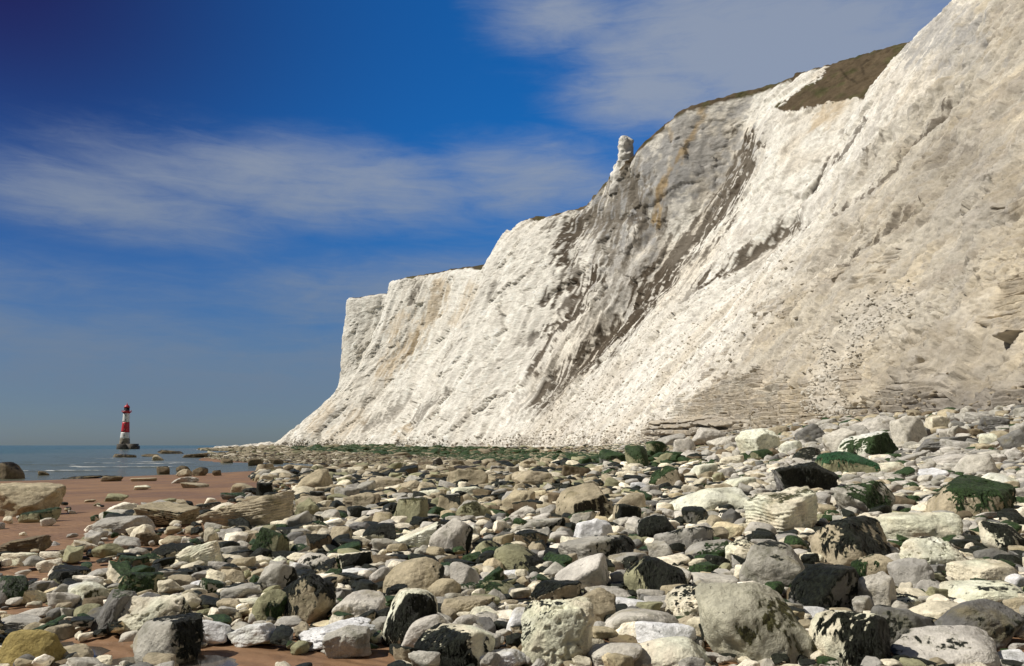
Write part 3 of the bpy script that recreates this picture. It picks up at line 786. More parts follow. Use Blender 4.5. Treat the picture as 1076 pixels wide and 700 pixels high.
def place_hero(u, vb, w, h, kind, tone, weed, wcol, wd, tilt, seed):
    g = hit_ground(u, vb); d = g[1] / CP if False else project(g[None])[2][0]
    W = w * d / F; hv = h * d / F
    sn = (CAM[2] - g[2] - hv * .4) / d; sn = max(.015, min(.35, sn))
    flat = h / w
    Dp = W * (.95 if kind in 'sl' else .82) if flat > .3 else W * .8
    H = math.sqrt(max(hv * hv - (Dp * sn) ** 2, (.45 * hv) ** 2))
    lv = 6 if w > 48 else 5 if w > 24 else 4
    P, f = rock_shape(seed, lv, kind)
    r_ = np.random.default_rng(seed + 77)
    P = rot_z(P, r_.uniform(-.5, .5) + (math.pi if r_.random() < .5 else 0))
    sink = .22 if kind not in 'l' else .15
    ex = (P.max(0) - P.min(0))
    P = P / ex * np.array([W, Dp, H / (1 - sink)])
    if tilt is None: tilt = r_.uniform(-9, 9)
    P = rot_y(P, math.radians(tilt)); ex = P.max(0) - P.min(0)
    P = P * np.array([W / ex[0], 1, (H / (1 - sink)) / ex[2]])
    P[:, 2] -= P[:, 2].min() + H / (1 - sink) * sink
    P[:, :2] -= (P[:, :2].max(0) + P[:, :2].min(0)) / 2
    x = g[0] * (1 + Dp * .42 / g[1]); y = g[1] + Dp * .42
    z = float(ground(np.array([x]), np.array([y]))[0]); z = max(min(z, g[2] + .15 * H), -.08)
    return P, f, (x, y, z), W, d

HERO = """
792 703 122 84 d q 2 o rf 4 | huge greenish grey domed boulder filling the bottom of the beach | huge greenish dome
586 703 80 68 p c 2 k lt | big cream pitted boulder standing tall near the bottom centre, weed on its shoulder | tall pitted boulder
584 640 58 28 b t 7 k ta | dark weed-covered block resting just behind the tall pitted boulder
170 706 82 50 r g 4 k rt 8 | pale grey boulder with black weed shoulder beside the sand puddle | grey boulder by the puddle
28 705 66 40 d m 0 o t | mustard brown smooth boulder in the bottom left corner | mustard boulder
26 706 32 18 r k 0 k t | dark slate stone in front of the mustard boulder
74 697 49 18 r t 0 k t | flat tan stone lying right of the mustard boulder
60 673 30 15 r t 0 k t | small tan block just behind the mustard boulder
24 665 50 15 s g 0 k t | long grey slab behind the mustard boulder at the left edge
34 652 33 12 r l 0 k t | pale flat stone above the long grey slab on the left
91 641 45 27 b c 1 o r | cream blocky boulder with grey crown left of the dark weed blocks | cream blocky boulder
89 655 28 18 r o 2 g r | moss-tinted rounded stone below the cream blocky boulder
119 669 54 44 a k 1 g t -22 | grey wedge with a deep shaded face left of the folded cream boulder
164 671 76 44 p c 1 k r | large cream folded boulder behind the grey boulder by the puddle | folded cream boulder
138 607 37 22 b n 8 g ta | dark weed-cloaked block standing behind a dripping green boulder
145 629 46 27 b o 8 g fat | square boulder hung with dripping dark green weed | dripping green boulder
69 621 37 21 r o 8 k ta | low rock under a mat of black weed left of the cream blocky boulder
10 638 30 30 r k 7 g tr | dark weedy boulder at the very left edge | dark left-edge boulder
63 640 23 25 r g 0 k t -15 | upright grey stone left of the cream blocky boulder
29 636 34 18 p y 0 k t | yellowish pitted rock on the left beach
97 574 22 11 a o 2 g t | small pointed greenish stone alone on the sand
57 574 11 5 r w 0 k t | tiny white stone alone on the brown sand
26 584 54 21 l n 0 k t 4 | dark layered slab lying on the sand at the left | dark layered slab
21 595 36 14 s c 0 k t | pale flat stone just below the dark layered slab
52 601 30 13 s c 0 k t 6 | pale tilted stone right of a flat stone on the left sand
125 563 60 20 s g 0 o t 8 | low grey tilted slab at the edge of the sand | low grey tilted slab
116 587 39 15 r o 1 g t | smooth olive stone in front of the low grey tilted slab
134 580 36 15 s g 0 k t -10 | pale grey flat stone between low tilted slab and pitted rock
154 574 27 14 p n 0 k t | dark brown pitted rock on the sand edge
182 577 25 13 r t 0 k t | tan rounded stone right of the dark pitted rock
181 597 41 24 r y 5 k t | yellowish boulder with a cap of black weed left of the striped block
211 602 50 32 l c 0 k t 22 | tilted block with slanting stripes leaning among cream stones | slanting striped block
221 678 43 26 a w 0 k t | bright white chunk right of the folded cream boulder
267 681 58 25 a w 0 k t 6 | bright white angular boulder at the edge of the bottom sand strip | white angular boulder
283 657 36 34 r o 3 g r | moss-streaked grey boulder left of the tan weed-capped boulder
293 627 42 34 a g 3 k r 18 | grey wedge-shaped boulder with weed on its right edge | grey wedge boulder
282 591 40 36 b o 7 g ta -10 | angular block felted with bright green moss | green felted block
252 593 38 15 r k 7 k ta | low dark weedy rock left of the green felted block
216 614 32 13 s g 0 k t | flat grey stone in front of the slanting striped block
197 639 25 18 r c 0 k t | cream rounded stone right of the dripping green boulder
182 621 25 12 r l 0 k t | pinkish pale pebble above the cream rounded stone
252 634 44 18 r g 0 k t 8 | grey humped stone left of the grey wedge boulder
255 643 40 13 s c 0 k t 8 | long cream stone under the grey humped stone
20 543 74 35 b t 0 k t -3 | large tan grey boulder standing on the sand at the left edge | large tan sand boulder
38 549 38 14 r o 7 g ta | weedy green rock in front of the large tan sand boulder
8 504 34 18 r n 3 b t | dark brown boulder at the water's edge on the far left
46 500 12 5 r n 3 b t | little brown rock in the shallows right of the far left boulder
171 499 15 9 r n 3 b t | round brown rock at the water's edge, leftmost of the shoreline row | leftmost shoreline rock
193 501 15 8 a t 0 b t | tan rock with a darker one behind in the shoreline row
192 496 13 7 r n 3 b t | dark rock behind the tan one in the shoreline row
210 500 15 9 a n 2 b t -15 | brown tilted rock third along the shoreline row
228 500 9 6 r n 4 b t | smallest brown rock in the shoreline row
118 506 22 6 s n 3 b t | low brown ledge at the water's edge below the lighthouse | ledge below the lighthouse
90 503 42 3 s n 5 b t | flat dark reef ledge between the water and the sand
152 506 30 4 s t 0 b t | flat tan ledge right of the low brown one at the shore
195 508 28 7 s l 0 k t 6 | pale slab on the sand behind the dry beach
205 513 26 6 s t 0 k t | tan slab on the sand in front of the pale slab
149 515 19 5 a c 0 k t | small cream stone alone on the far sand
122 527 23 8 a o 0 k t | pointed olive stone alone in the middle of the sand
94 528 14 3 s t 0 k t | thin flat stone left of the pointed olive stone
176 554 68 25 l t 1 k f -6 | wide overhanging layered rock at the right edge of the sand | overhanging layered rock
218 538 28 10 r k 7 k ta 12 | slanting black-weeded rock above the overhanging layered rock
232 537 12 9 a t 0 k t 30 | small upright tan stone left of the long sloping slab
245 525 28 7 r k 8 g ta | low dark green rock on the sand behind the long sloping slab
255 519 25 11 r t 0 k t | tan rounded rock on the sand left of the tan crag
282 523 22 7 r k 8 g ta | low green-black rock between the tan rounded rock and the tan crag
278 499 18 12 r t 2 b t | brown boulder in the shallows, biggest of the shoreline row
262 559 100 42 l t 0 k t 17 | long sloping layered slab rising to the right | long sloping slab
329 521 39 28 a t 0 k t 14 | tan crag standing up at the far end of the sand | tan crag
334 529 17 13 b k 5 k f | square dark stone with a white top right of the tan crag
322 549 30 25 a o 2 o l -14 | olive angular boulder right of the long sloping slab
378 539 36 21 l t 2 k r 8 | layered tan boulder in the middle distance left of the mossy block | layered tan boulder
431 556 38 32 b o 3 o ta | mossy tan block with a rough top at centre left | mossy tan block
473 544 33 24 b t 4 k t 8 | brown block with a weedy top right of the mossy tan block
499 548 44 20 a o 3 o ta 15 | long mossy rock sloping up to the right behind the beach centre
401 554 23 15 r t 0 k t | small tan boulder left of the mossy tan block
400 575 38 24 r c 7 k ta | rounded boulder under a shaggy black weed mat at centre left | shaggy black-matted boulder
441 580 54 30 l c 4 k r 20 | long pale rock with black weed strip slanting to the right
474 584 46 38 d l 3 k r | pale domed boulder with a dark weed edge on its right | pale dome with dark edge
333 584 28 22 b n 5 k t | dark brown block right of the green felted block
359 578 27 24 r t 2 k r | tan stone beside the dark brown block
373 603 40 24 a c 6 k f 10 | cream boulder with a triangle of black weed on its face | weed-triangle boulder
330 604 42 22 d l 3 k f | smooth pale dome with a black spot of weed in front
402 519 44 17 b t 0 k t | tan block far along the beach left of the broad tan block
491 516 46 23 b t 1 n t | broad tan block far along the beach | broad tan block
490 526 36 14 s c 0 k t | cream slab below the broad tan block
345 545 24 12 a t 0 k t | tan shard behind the dark brown block and the olive boulder
430 520 30 15 a t 0 k t 10 | tan angular rock left of the broad tan block
452 528 26 13 s c 0 k t | pale slab in front of the tan angular rock
338 496 18 10 r n 2 b t | dark rock standing at the tip of the tidal pool
316 500 17 11 r t 1 b t | brown rock left of the one at the tip of the tidal pool
322 655 64 50 d t 6 k ta 6 | tan boulder wearing a thick cap of black weed | tan weed-capped boulder
378 656 56 32 d l 0 k t 3 | smooth pale grey block-shaped boulder behind the white log rock | smooth pale block
430 682 62 60 d c 6 k f | cream boulder with a broad black weed belt across its front | black-belted boulder
434 631 66 42 r t 1 k r 18 | large bare tan boulder behind the black-belted boulder | large bare tan boulder
366 692 54 29 b g 0 k t 10 | grey wedge sitting on the bottom sand strip | grey wedge on sand
354 684 88 28 p w 0 k t 5 | long bright white knobbly rock behind the grey wedge on sand | white log rock
349 663 44 10 s y 0 k t 4 | thin yellow stone lying on top of the white log rock
452 686 60 38 r l 0 k t 20 | smooth pale grey boulder sloping up right of the black-belted boulder
493 669 42 22 r l 0 k t | pale grey rounded stone right of the sloping smooth boulder
476 707 92 46 d c 6 k fl | cream-topped boulder with black weed front at the bottom edge | black-fronted bottom boulder
527 707 56 24 r w 0 k t | white boulder at the bottom edge left of the tall pitted boulder
488 621 34 28 r l 0 k t 14 | lavender grey stone right of the large bare tan boulder
492 653 58 25 s t 1 k r 14 | long tan stone sloping up toward the tall pitted boulder
508 660 36 20 a c 0 k t | cream wedge in front of the long tan stone
467 633 36 24 r t 0 k t 8 | tan stone touching the right end of the large bare tan boulder
303 663 30 12 r g 0 k t | small grey flat pebble left of the thin yellow stone
371 612 48 14 s w 0 k t 5 | white slab beneath the weed-triangle boulder
616 552 66 42 b t 2 b f 5 | big square tan block with a rough banded front at centre | big square tan block
545 541 37 26 a t 0 k t -8 | tan angular boulder left of the big square tan block
508 546 23 16 r t 1 o t | tan stone left of the tan angular boulder
606 506 36 18 b n 5 g ta | dark brown block behind the big square tan block
643 491 27 18 r k 8 g ta | green-black weedy boulder below the cliff, left one of a pair | left green-black boulder
670 495 26 26 r o 9 g ta | tall dark green boulder below the cliff, right one of a pair | tall dark green boulder
698 515 35 25 d t 5 g ta | tan boulder with a hanging fringe of weed on its top
659 557 32 27 r t 7 k fa | black-weeded boulder tucked right of the big square tan block
692 573 46 31 d g 5 k f | grey dome with a black weed apron on its front | grey dome with weed apron
733 556 34 22 r k 8 k tl 10 | arching ridge of black weed over a hidden rock
752 562 23 20 r t 0 k t | grey brown rounded stone under the arching black weed
626 574 48 28 a w 0 k t | bright white boulder in front of the big square tan block | bright white centre boulder
627 597 84 32 r g 4 k r 12 | long grey boulder weedy at its right end, rising to the right | long grey weedy boulder
558 582 37 23 b n 5 k ta | dark reddish brown block left of the bright white centre boulder
571 562 46 18 r g 2 k r 8 | grey wedge stone behind the dark reddish brown block
547 605 58 30 r o 4 k fr | mossy olive boulder left of the long grey weedy boulder | mossy olive boulder
518 592 39 23 r o 4 k rt | weed-spotted rock left of the mossy olive boulder
662 542 34 23 r t 0 k t | tan rock leaning on the right side of the big square tan block
746 544 88 30 r c 0 k t | broad flat pale boulder in the middle right of the beach | broad flat pale boulder
763 571 33 21 a y 0 k t | yellowish pointed stone below the broad flat pale boulder
718 587 60 33 r g 3 k tr 16 | long grey stone with dark weedy crown right of the bright white centre boulder
744 593 50 23 r g 3 g fr 10 | moss-stained grey stone under the yellowish pointed stone
674 520 25 13 r w 0 k t | white stone left of the tan fringed boulder
782 601 43 31 p c 2 k t | pitted cream rock left of the smooth grey dome
612 623 62 38 r l 2 o r 16 | smooth pale grey boulder with mossy right side at centre | smooth mossy-sided boulder
690 633 68 44 d o 5 k ft 5 | olive boulder with white-streaked crest and dark weedy front | white-crested olive boulder
627 663 46 40 a t 2 k r -18 | tan grey boulder leaning right of the tall pitted boulder
640 639 54 20 s l 0 k t | flat lavender slab left of the white-crested olive boulder
674 677 86 34 r l 0 k t 6 | big smooth lavender grey boulder left of the huge greenish dome | smooth lavender boulder
700 688 66 32 r w 0 k t -3 | white smooth boulder touching the huge greenish dome on its left
708 708 98 34 r c 0 k t | pale rounded boulder at the bottom edge left of the huge greenish dome
645 706 60 28 r l 0 k t | grey stone at the bottom edge right of the tall pitted boulder
659 647 50 18 r w 0 k t -8 | white wedge behind the smooth lavender boulder
710 636 40 20 r t 0 k t | tan stone right of the white-crested olive boulder
736 658 74 38 p c 5 k rt 10 | pitted cream boulder spattered with black weed behind the huge greenish dome | spattered cream boulder
750 627 48 22 s l 0 k t | flat grey slab right of the white-crested olive boulder
660 600 42 18 r g 0 k t 6 | small grey boulder behind the white-crested olive boulder
521 631 45 19 r o 4 g ta | mossy low rock left of the dark weed-covered block
538 611 36 11 s w 0 k t | white log-shaped stone under the mossy olive boulder
545 672 29 30 r w 0 k t | white upright stone left of the tall pitted boulder
513 665 28 20 r l 1 k t | grey stone left of the white upright stone
870 648 72 50 d k 9 k at | round boulder almost wholly covered in black weed | black weed ball
901 600 94 52 d t 6 k at | cream boulder draped in black seaweed at the right | black-draped boulder
820 627 88 54 d g 1 k t -5 | large smooth grey dome with few weed marks left of the black weed ball | smooth grey dome
983 607 66 40 p c 1 b t | honeycombed cream rock full of pits on the right | honeycombed rock
896 708 84 62 d c 6 k rf | cream-topped boulder with ragged black weed at the bottom right | ragged black-weeded boulder
949 688 72 48 d k 2 k f -14 | dark grey boulder with a pale band right of the ragged black-weeded boulder | banded dark boulder
1030 684 88 50 r k 1 k f 14 | big slate grey smooth boulder on the right edge | slate boulder
993 708 120 46 d l 1 k l 6 | wide pale grey boulder at the bottom right edge | wide pale bottom boulder
1062 707 42 20 r w 0 k t | white stone in the bottom right corner
990 661 58 24 r c 0 k t | smooth cream boulder behind the banded dark boulder
1035 643 86 28 r c 1 k t 5 | broad cream boulder behind the slate boulder
1032 621 64 30 b c 0 k t | cream block right of the honeycombed rock | cream block
924 648 44 44 a l 0 k t -12 | pointed pale grey rock right of the black weed ball | pointed pale rock
963 628 44 38 a g 0 k t 18 | grey angular boulder in front of the honeycombed rock
920 615 52 30 r t 3 g l 10 | tan boulder with green weed tuft right of the black weed ball
1048 596 48 18 r k 0 k t | dark grey flat stone above the cream block
1070 623 22 18 r w 0 k t | white stone at the right edge beside the cream block
858 655 36 16 r w 0 k t | bright white stone in front of the black weed ball
951 644 44 17 p c 4 k t | weed-speckled pale stone between pointed rock and smooth cream boulder
981 631 42 20 r g 2 k t | grey stone below the honeycombed rock
1056 584 44 34 r c 7 k fa | pale boulder with shaggy black weed front at the right edge
965 575 92 34 r c 0 k t | long cream boulder behind the honeycombed rock | long cream boulder
844 523 74 36 a k 8 k fa 10 | black triangular wedge of weedy rock on the upper right beach | black triangular wedge
914 486 66 32 b c 6 g f 8 | flat-topped pale block with mossy green front below the cliff | mossy-fronted block
890 505 62 29 r o 7 e ta -6 | bright green weed-coated rock in front of the mossy-fronted block | bright green rock
909 547 66 40 a g 7 g tr -12 | grey boulder with a dark green mossy cap on the upper right beach | mossy-capped boulder
1017 548 94 45 d t 7 g tr 5 | wide domed boulder blanketed in dark green moss near the right edge | moss-blanketed dome
823 564 76 50 l c 2 o t 8 | pale grey-green rough block left of the mossy-capped boulder | pale rough block
956 472 38 34 b l 0 k t 14 | grey upright slab leaning below the cliff foot | leaning grey slab
881 477 34 26 s l 0 k t 20 | pale grey tilted slab left of the mossy-fronted block
919 461 46 22 s l 0 k t 16 | grey brown tilted slab behind the mossy-fronted block
796 481 44 30 l c 0 k t 12 | layered pale boulder at the foot of the banded cliff ledges | layered cliff-foot boulder
799 486 28 13 r o 8 g ta | green weedy stone in front of the layered cliff-foot boulder
849 487 32 16 a k 8 k ta 8 | small black weed wedge left of the bright green rock
1026 504 58 26 r l 0 k t 6 | broad grey boulder above the moss-blanketed dome
981 507 36 14 s w 0 k t | white flat slab left of the broad grey boulder
1051 518 40 20 r c 0 k t | cream boulder at the right edge behind the moss-blanketed dome
1066 532 32 18 s l 0 k t | grey slab at the right edge beside the moss-blanketed dome
936 500 32 14 r c 0 k t | cream stone right of the bright green rock
853 468 34 22 s k 0 k t 18 | dark grey slab at the cliff foot left of the pale tilted slab
985 456 26 18 b c 0 k t 10 | cream block at the cliff foot right of the leaning grey slab
1064 479 32 28 b k 0 k t 12 | dark block at the right edge below the cliff
994 478 62 18 l k 0 k t 4 | dark layered slab lying below the cliff right of the leaning grey slab
1038 471 20 15 b c 0 k t | small cream block left of the dark block at the right edge
947 536 30 14 r n 2 o r | brown stone between the mossy-capped boulder and moss-blanketed dome
940 470 26 16 a g 0 k t 20 | grey shard leaning on the leaning grey slab
1010 462 24 14 a l 0 k t -14 | pale shard behind the dark layered slab
970 462 16 18 b k 0 k t 5 | dark upright chip right of the leaning grey slab
720 478 24 17 r l 0 k t | round pale boulder in front of the dark ledge at the cliff foot
760 474 30 16 s l 0 k t 12 | pale slab left of the layered cliff-foot boulder
830 478 26 14 r c 0 k t | cream stone right of the layered cliff-foot boulder
738 505 30 18 r c 0 k t 8 | cream boulder right of the tan fringed boulder
775 520 40 18 r c 0 k t | flat cream boulder left of the black triangular wedge
760 530 34 14 r l 0 k t | pale flat stone on the near side of the flat cream boulder
560 515 46 20 b t 0 k t 5 | tan block left of the dark brown block at centre
565 528 30 12 s y 0 k t | thin yellowish slab behind the tan angular boulder
705 470 34 14 s g 0 k t 6 | grey slab under the jutting dark ledges at the cliff foot
745 468 36 18 b l 0 k t -8 | pale grey block under the jutting dark ledges, right of a slab
690 478 22 14 r o 8 g ta | green weedy stone in front of the jutting dark ledges
815 462 30 14 s t 0 k t 10 | tan flat chip behind the layered cliff-foot boulder
870 452 26 12 s g 0 k t 22 | grey tilted chip at the very foot of the cliff above the pale tilted slab
897 470 32 22 a g 0 k t 28 | steep grey shard between two tilted slabs at the cliff foot
940 453 20 14 b n 0 k t 8 | brown chip above the leaning grey slab
1010 478 40 16 s g 0 k t -8 | flat grey slab in front of the pale shard at the cliff foot
1048 455 34 16 l k 0 k t 6 | dark layered block against the dark strata at the right edge
1030 446 26 12 s g 0 k t -10 | small grey slab lying against the dark strata
1072 462 18 16 b g 0 k t 0 | grey block cut by the right edge above the dark block
960 488 38 15 s g 0 k t 8 | grey slab behind the white flat slab
1000 492 40 14 s l 0 k t 10 | pale slab behind the broad grey boulder
865 494 26 12 r k 7 k ta | dark weedy stone left of the bright green rock's far end
770 492 30 13 s c 0 k t 5 | cream slab between the green weedy stone and the flat cream boulder
131 481 27 4 s n 4 b t | long dark reef rock in the sea right below the lighthouse
158 480 16 3 s n 4 b t | short dark reef rock in the sea right of the longer one below the lighthouse
180 477 30 4 l n 3 b t | brown reef ledge in the sea between the lighthouse and the chalk spit
166 484 13 6 a t 0 b t | pale brown rock standing in the sea below the brown reef ledge
206 481 26 5 l n 2 b t | brown rocky shelf in the sea in front of the chalk spit
238 487 14 6 r n 2 b t | brown rock in the tidal pool left of its middle
268 490 16 8 r n 2 b t | brown rock in the middle of the tidal pool
290 488 14 7 r n 2 b t -10 | dark tilted rock on the right side of the tidal pool
305 497 18 9 r t 1 b t | tan rock at the near edge of the tidal pool
"""
#@HEROCODE
def word_dirs(du, dv):
    if abs(du) > abs(dv) * 1.6: return 'left of' if du < 0 else 'right of'
    return 'behind' if dv < 0 else 'in front of'

heroes = []; REFS = []
for k, line in enumerate([q for q in HERO.strip().splitlines() if q.strip()]):
    a, lab, *ref = [q.strip() for q in line.split('|')]
    q = a.split()
    u, vb, w_, h_ = map(float, q[:4]); kind, tn, weed, wc, wd = q[4], q[5], int(q[6]) / 10, q[7], q[8]
    tilt = float(q[9]) if len(q) > 9 else None
    seed = 1000 + k * 13
    P, f, loc, W, d = place_hero(u, vb, w_, h_, kind, tn, weed, wc, wd, tilt, seed)
    tj = np.array(TONES[tn]) * (1 + RNG.uniform(-.1, .1)) * (1 + np.array([1, 1, 1 + RNG.uniform(-.06, .04)]))
    nm = 'flat_rock' if kind in 'sl' and h_ / w_ < .55 else ('boulder' if w_ >= 30 else 'stone')
    add_rock(nm, P, f, loc, tj, weed, wc, wd, seed, weed >= .25 and w_ >= 18, lab, {'flat_rock': 'flat rock', 'boulder': 'boulder', 'stone': 'stone'}[nm],
             'boulders and stones strewn over the beach', w_)
    ROCKS.append((loc[0], loc[1], W * .46)); heroes.append((u, vb - h_ / 2, w_, lab))
    if ref: REFS.append((u, vb - h_ / 2, ref[0], w_))

tick('heroes')
# --- fill between the placed ones with smaller and smaller stones
CELL = .6; GRID = {}
def g_add(x, y, r, i):
    n = int(r / CELL) + 1; cx, cy = int(math.floor(x / CELL)), int(math.floor(y / CELL))
    for a in range(cx - n, cx + n + 1):
        for b in range(cy - n, cy + n + 1): GRID.setdefault((a, b), []).append((x, y, r))
def g_free(x, y, r, k):
    for (a, b, c) in GRID.get((int(math.floor(x / CELL)), int(math.floor(y / CELL))), ()):
        lim = max(c * .82, (c + r) * k)
        if (a - x) ** 2 + (b - y) ** 2 < lim * lim: return False
    n = 1
    for da in (-1, 0, 1):
        for db in (-1, 0, 1):
            if da or db:
                for (a, b, c) in GRID.get((int(math.floor(x / CELL)) + da, int(math.floor(y / CELL)) + db), ()):
                    if (a - x) ** 2 + (b - y) ** 2 < ((c + r) * k) ** 2: return False
    return True
for (x, y, r) in ROCKS: g_add(x, y, r, 0)
BARE = [[(-900, 499), (268, 499), (276, 513), (236, 530), (212, 534), (150, 536), (116, 550), (92, 574), (40, 597), (-900, 600)],
        [(-900, 469), (150, 470), (170, 475), (245, 485), (325, 488), (300, 498), (190, 506), (-900, 508)],
        [(205, 688), (228, 676), (262, 683), (330, 686), (420, 688), (432, 712), (180, 720)],
        [(40, 676), (75, 672), (130, 676), (150, 700), (95, 703)], [(190, 655), (205, 652), (208, 668), (190, 672)]]
THIN = [[(-900, 590), (60, 594), (100, 575), (130, 550), (215, 530), (250, 512), (340, 503), (330, 532), (280, 540), (215, 570), (130, 606), (0, 630), (-900, 640)],
        [(-900, 640), (60, 640), (60, 655), (0, 660), (-900, 665)]]
fill = []
CLASSES = [(.62, .9, 90, 9), (.42, .62, 170, 24), (.28, .42, 250, 40), (.19, .28, 120, 60), (.125, .19, 60, 100), (.085, .125, 30, 160), (.055, .085, 18, 420), (.035, .055, 11, 700)]
rr = np.random.default_rng(5)
for (r0, r1, ymax, dens) in CLASSES:
    ymin = 3.2 if r1 < .3 else 5.5
    # sample uniformly over the visible wedge of beach
    A = .84 * (ymax ** 2 - ymin ** 2); n = int(min(A * dens / 10 / (1 if ymax < 100 else 1.2), 90000))
    yy = np.sqrt(rr.uniform(ymin ** 2, ymax ** 2, n)); xx = yy * rr.uniform(-.76, 1.0, n)
    gz = ground(xx, yy); uu, vv, dd = project(np.stack([xx, yy, gz], -1))
    bare = np.zeros(n, bool); thin = np.zeros(n, bool)
    for p in BARE: bare |= inside(p, uu, vv)
    for p in THIN: thin |= inside(p, uu, vv)
    toe = np.interp(yy, [s[0] for s in STN], [s[1][0][0] for s in STN])
    ok = (~bare | ((rr.random(n) < .02) & (r1 < .13))) & (~thin | (rr.random(n) < .10)) & (gz > -.12) & (xx < toe + 1.5)
    for i in np.nonzero(ok)[0]:
        r = rr.uniform(r0, r1)
        cap = 13 if vv[i] > 560 else 11 if vv[i] > 520 else 8.5
        if r * F / math.hypot(yy[i], 2) > cap: continue
        if g_free(xx[i], yy[i], r, .80 if r > .1 else .72):
            g_add(xx[i], yy[i], r, 0); fill.append((xx[i], yy[i], gz[i], r, uu[i], vv[i]))
# far boulder field of the wave-cut platform
n = 60000
yy = np.sqrt(rr.uniform(60 ** 2, 680 ** 2, n)); xx = yy * rr.uniform(-.66, .42, n); gz = ground(xx, yy)
uu, vv, dd = project(np.stack([xx, yy, gz], -1)); toe = np.interp(yy, [s[0] for s in STN], [s[1][0][0] for s in STN])
inlet = inside(BARE[1], uu, vv) | inside(BARE[0], uu, vv)
for i in np.nonzero((gz > -.1) & (xx < toe + 1) & ~inlet)[0]:
    r = rr.uniform(.45, 1.15) * max(1, yy[i] / 300) * (1 if rr.random() < .85 else 1.6)
    if r * F / yy[i] < .9: continue
    if g_free(xx[i], yy[i], r, .66): g_add(xx[i], yy[i], r, 0); fill.append((xx[i], yy[i], gz[i], r, uu[i], vv[i]))
tick('fill')
# a second, upper layer of stones lodged on top of the first
print('FILL', len(fill))
fa = np.array(fill)
pxr = fa[:, 3] * F / np.hypot(fa[:, 1], 2)
inframe = (fa[:, 4] > -8) & (fa[:, 4] < 1084) & (fa[:, 5] < 712) & (fa[:, 1] > 5.2)
N_IND = max(0, 300 - len(heroes))
order = np.argsort(-np.where(inframe, pxr, 0))
indiv = set(order[:N_IND].tolist())

wl = [(700, 484), (640, 486), (560, 481), (500, 478), (430, 474), (330, 470)]
def pick_look(u, v, r_, x, y):
    """tone key, weed amount, weed colour by where on the beach the stone lies"""
    green_band = min(math.hypot((u - (a + (c - a) * t_)) / 25, (v - (b + (d_ - b) * t_)) / (5.5 if u < 480 else 7.5)) for (a, b), (c, d_) in zip(wl[:-1], wl[1:]) for t_ in (0, .25, .5, .75, 1))
    if green_band < 1 and v > 467: return ('o' if r_.random() < .6 else 't'), (.9 if r_.random() < .74 else 0), 'g'
    q = r_.random()
    if v < 500 and u < 520:
        if v < 478: return ('t' if q < .66 else 'o' if q < .72 else 'n' if q < .84 else 'c'), (.4 if r_.random() < .12 else 0), 'o'
        return ('t' if q < .52 else 'n' if q < .70 else 'o' if q < .88 else 'c'), (.5 if r_.random() < .2 else 0), 'b'
    if v < 545 and u < 640: return ('t' if q < .36 else 'c' if q < .52 else 'g' if q < .74 else 'o' if q < .9 else 'n'), (r_.uniform(.35, .9) if r_.random() < .32 else 0), 'k'
    if u > 690 and v < 482: return ('g' if q < .34 else 'l' if q < .55 else 't' if q < .78 else 'n' if q < .88 else 'k'), (.6 if r_.random() < .07 else 0), 'g'
    if u > 760 and v < 525: return ('l' if q < .45 else 'g' if q < .75 else 'c' if q < .86 else 't' if q < .93 else 'k'), (.6 if r_.random() < .10 else 0), 'g'
    return ('c' if q < .24 else 'w' if q < .32 else 'g' if q < .52 else 'l' if q < .68 else 't' if q < .80 else 'o' if q < .86 else 'k' if q < .93 else 'n' if q < .97 else 'y'), (r_.uniform(.3, .95) if r_.random() < .34 else 0), 'k' if r_.random() < .7 else 'g'  # the dark stones in this mix also stand in for shadowed gaps
TW = {'c': 'cream', 'w': 'chalky white', 'g': 'grey', 't': 'tan', 'k': 'dark grey', 'm': 'mustard', 'o': 'olive', 'n': 'brown', 'y': 'yellowish', 'l': 'pale grey'}
KW = {'r': 'rounded', 'd': 'domed', 'a': 'angular', 'b': 'blocky', 's': 'flat', 'l': 'layered', 'p': 'knobbly'}
WW = {'k': 'black weed', 'g': 'green weed', 'o': 'olive weed', 'b': 'brown weed', 'e': 'green weed'}
labels = set(h[3] for h in heroes); autos = []
rk = np.random.default_rng(21)
for i in sorted(indiv, key=lambda i: -pxr[i]):
    x, y, z, r, u, v = fa[i]
    tk, weed, wc = pick_look(u, v, rk, x, y)
    kind = rk.choice(list('rraaabbsspl'))
    lv = 5 if pxr[i] > 9 else 4
    seed = 9000 + int(i) % 50000
    P, f = rock_shape(seed, lv, kind); P = rot_z(P, rk.uniform(0, 6.28)); ex = P.max(0) - P.min(0)
    hs = rk.uniform(.6, .95) if kind not in 's' else rk.uniform(.3, .5)
    dims = np.array([2 * r * rk.uniform(1.0, 1.35), 2 * r * rk.uniform(.85, 1.1), 2 * r * hs])
    P = P / ex * dims; P = rot_y(rot_z(P, rk.uniform(0, 6.28)), rk.uniform(-.3, .3))
    zc = z + r * hs * .45
    base_z = P[:, 2].min() * .7
    P[:, 2] -= base_z
    tone = np.array(TONES[tk]) * (1 + rk.uniform(-.12, .12)) * (1 + np.array([1, 1, 1 + rk.uniform(-.08, .04)]))
    autos.append((i, P, f, (x, y, zc + base_z), tone, weed, wc, seed, tk, kind, u, v, pxr[i]))
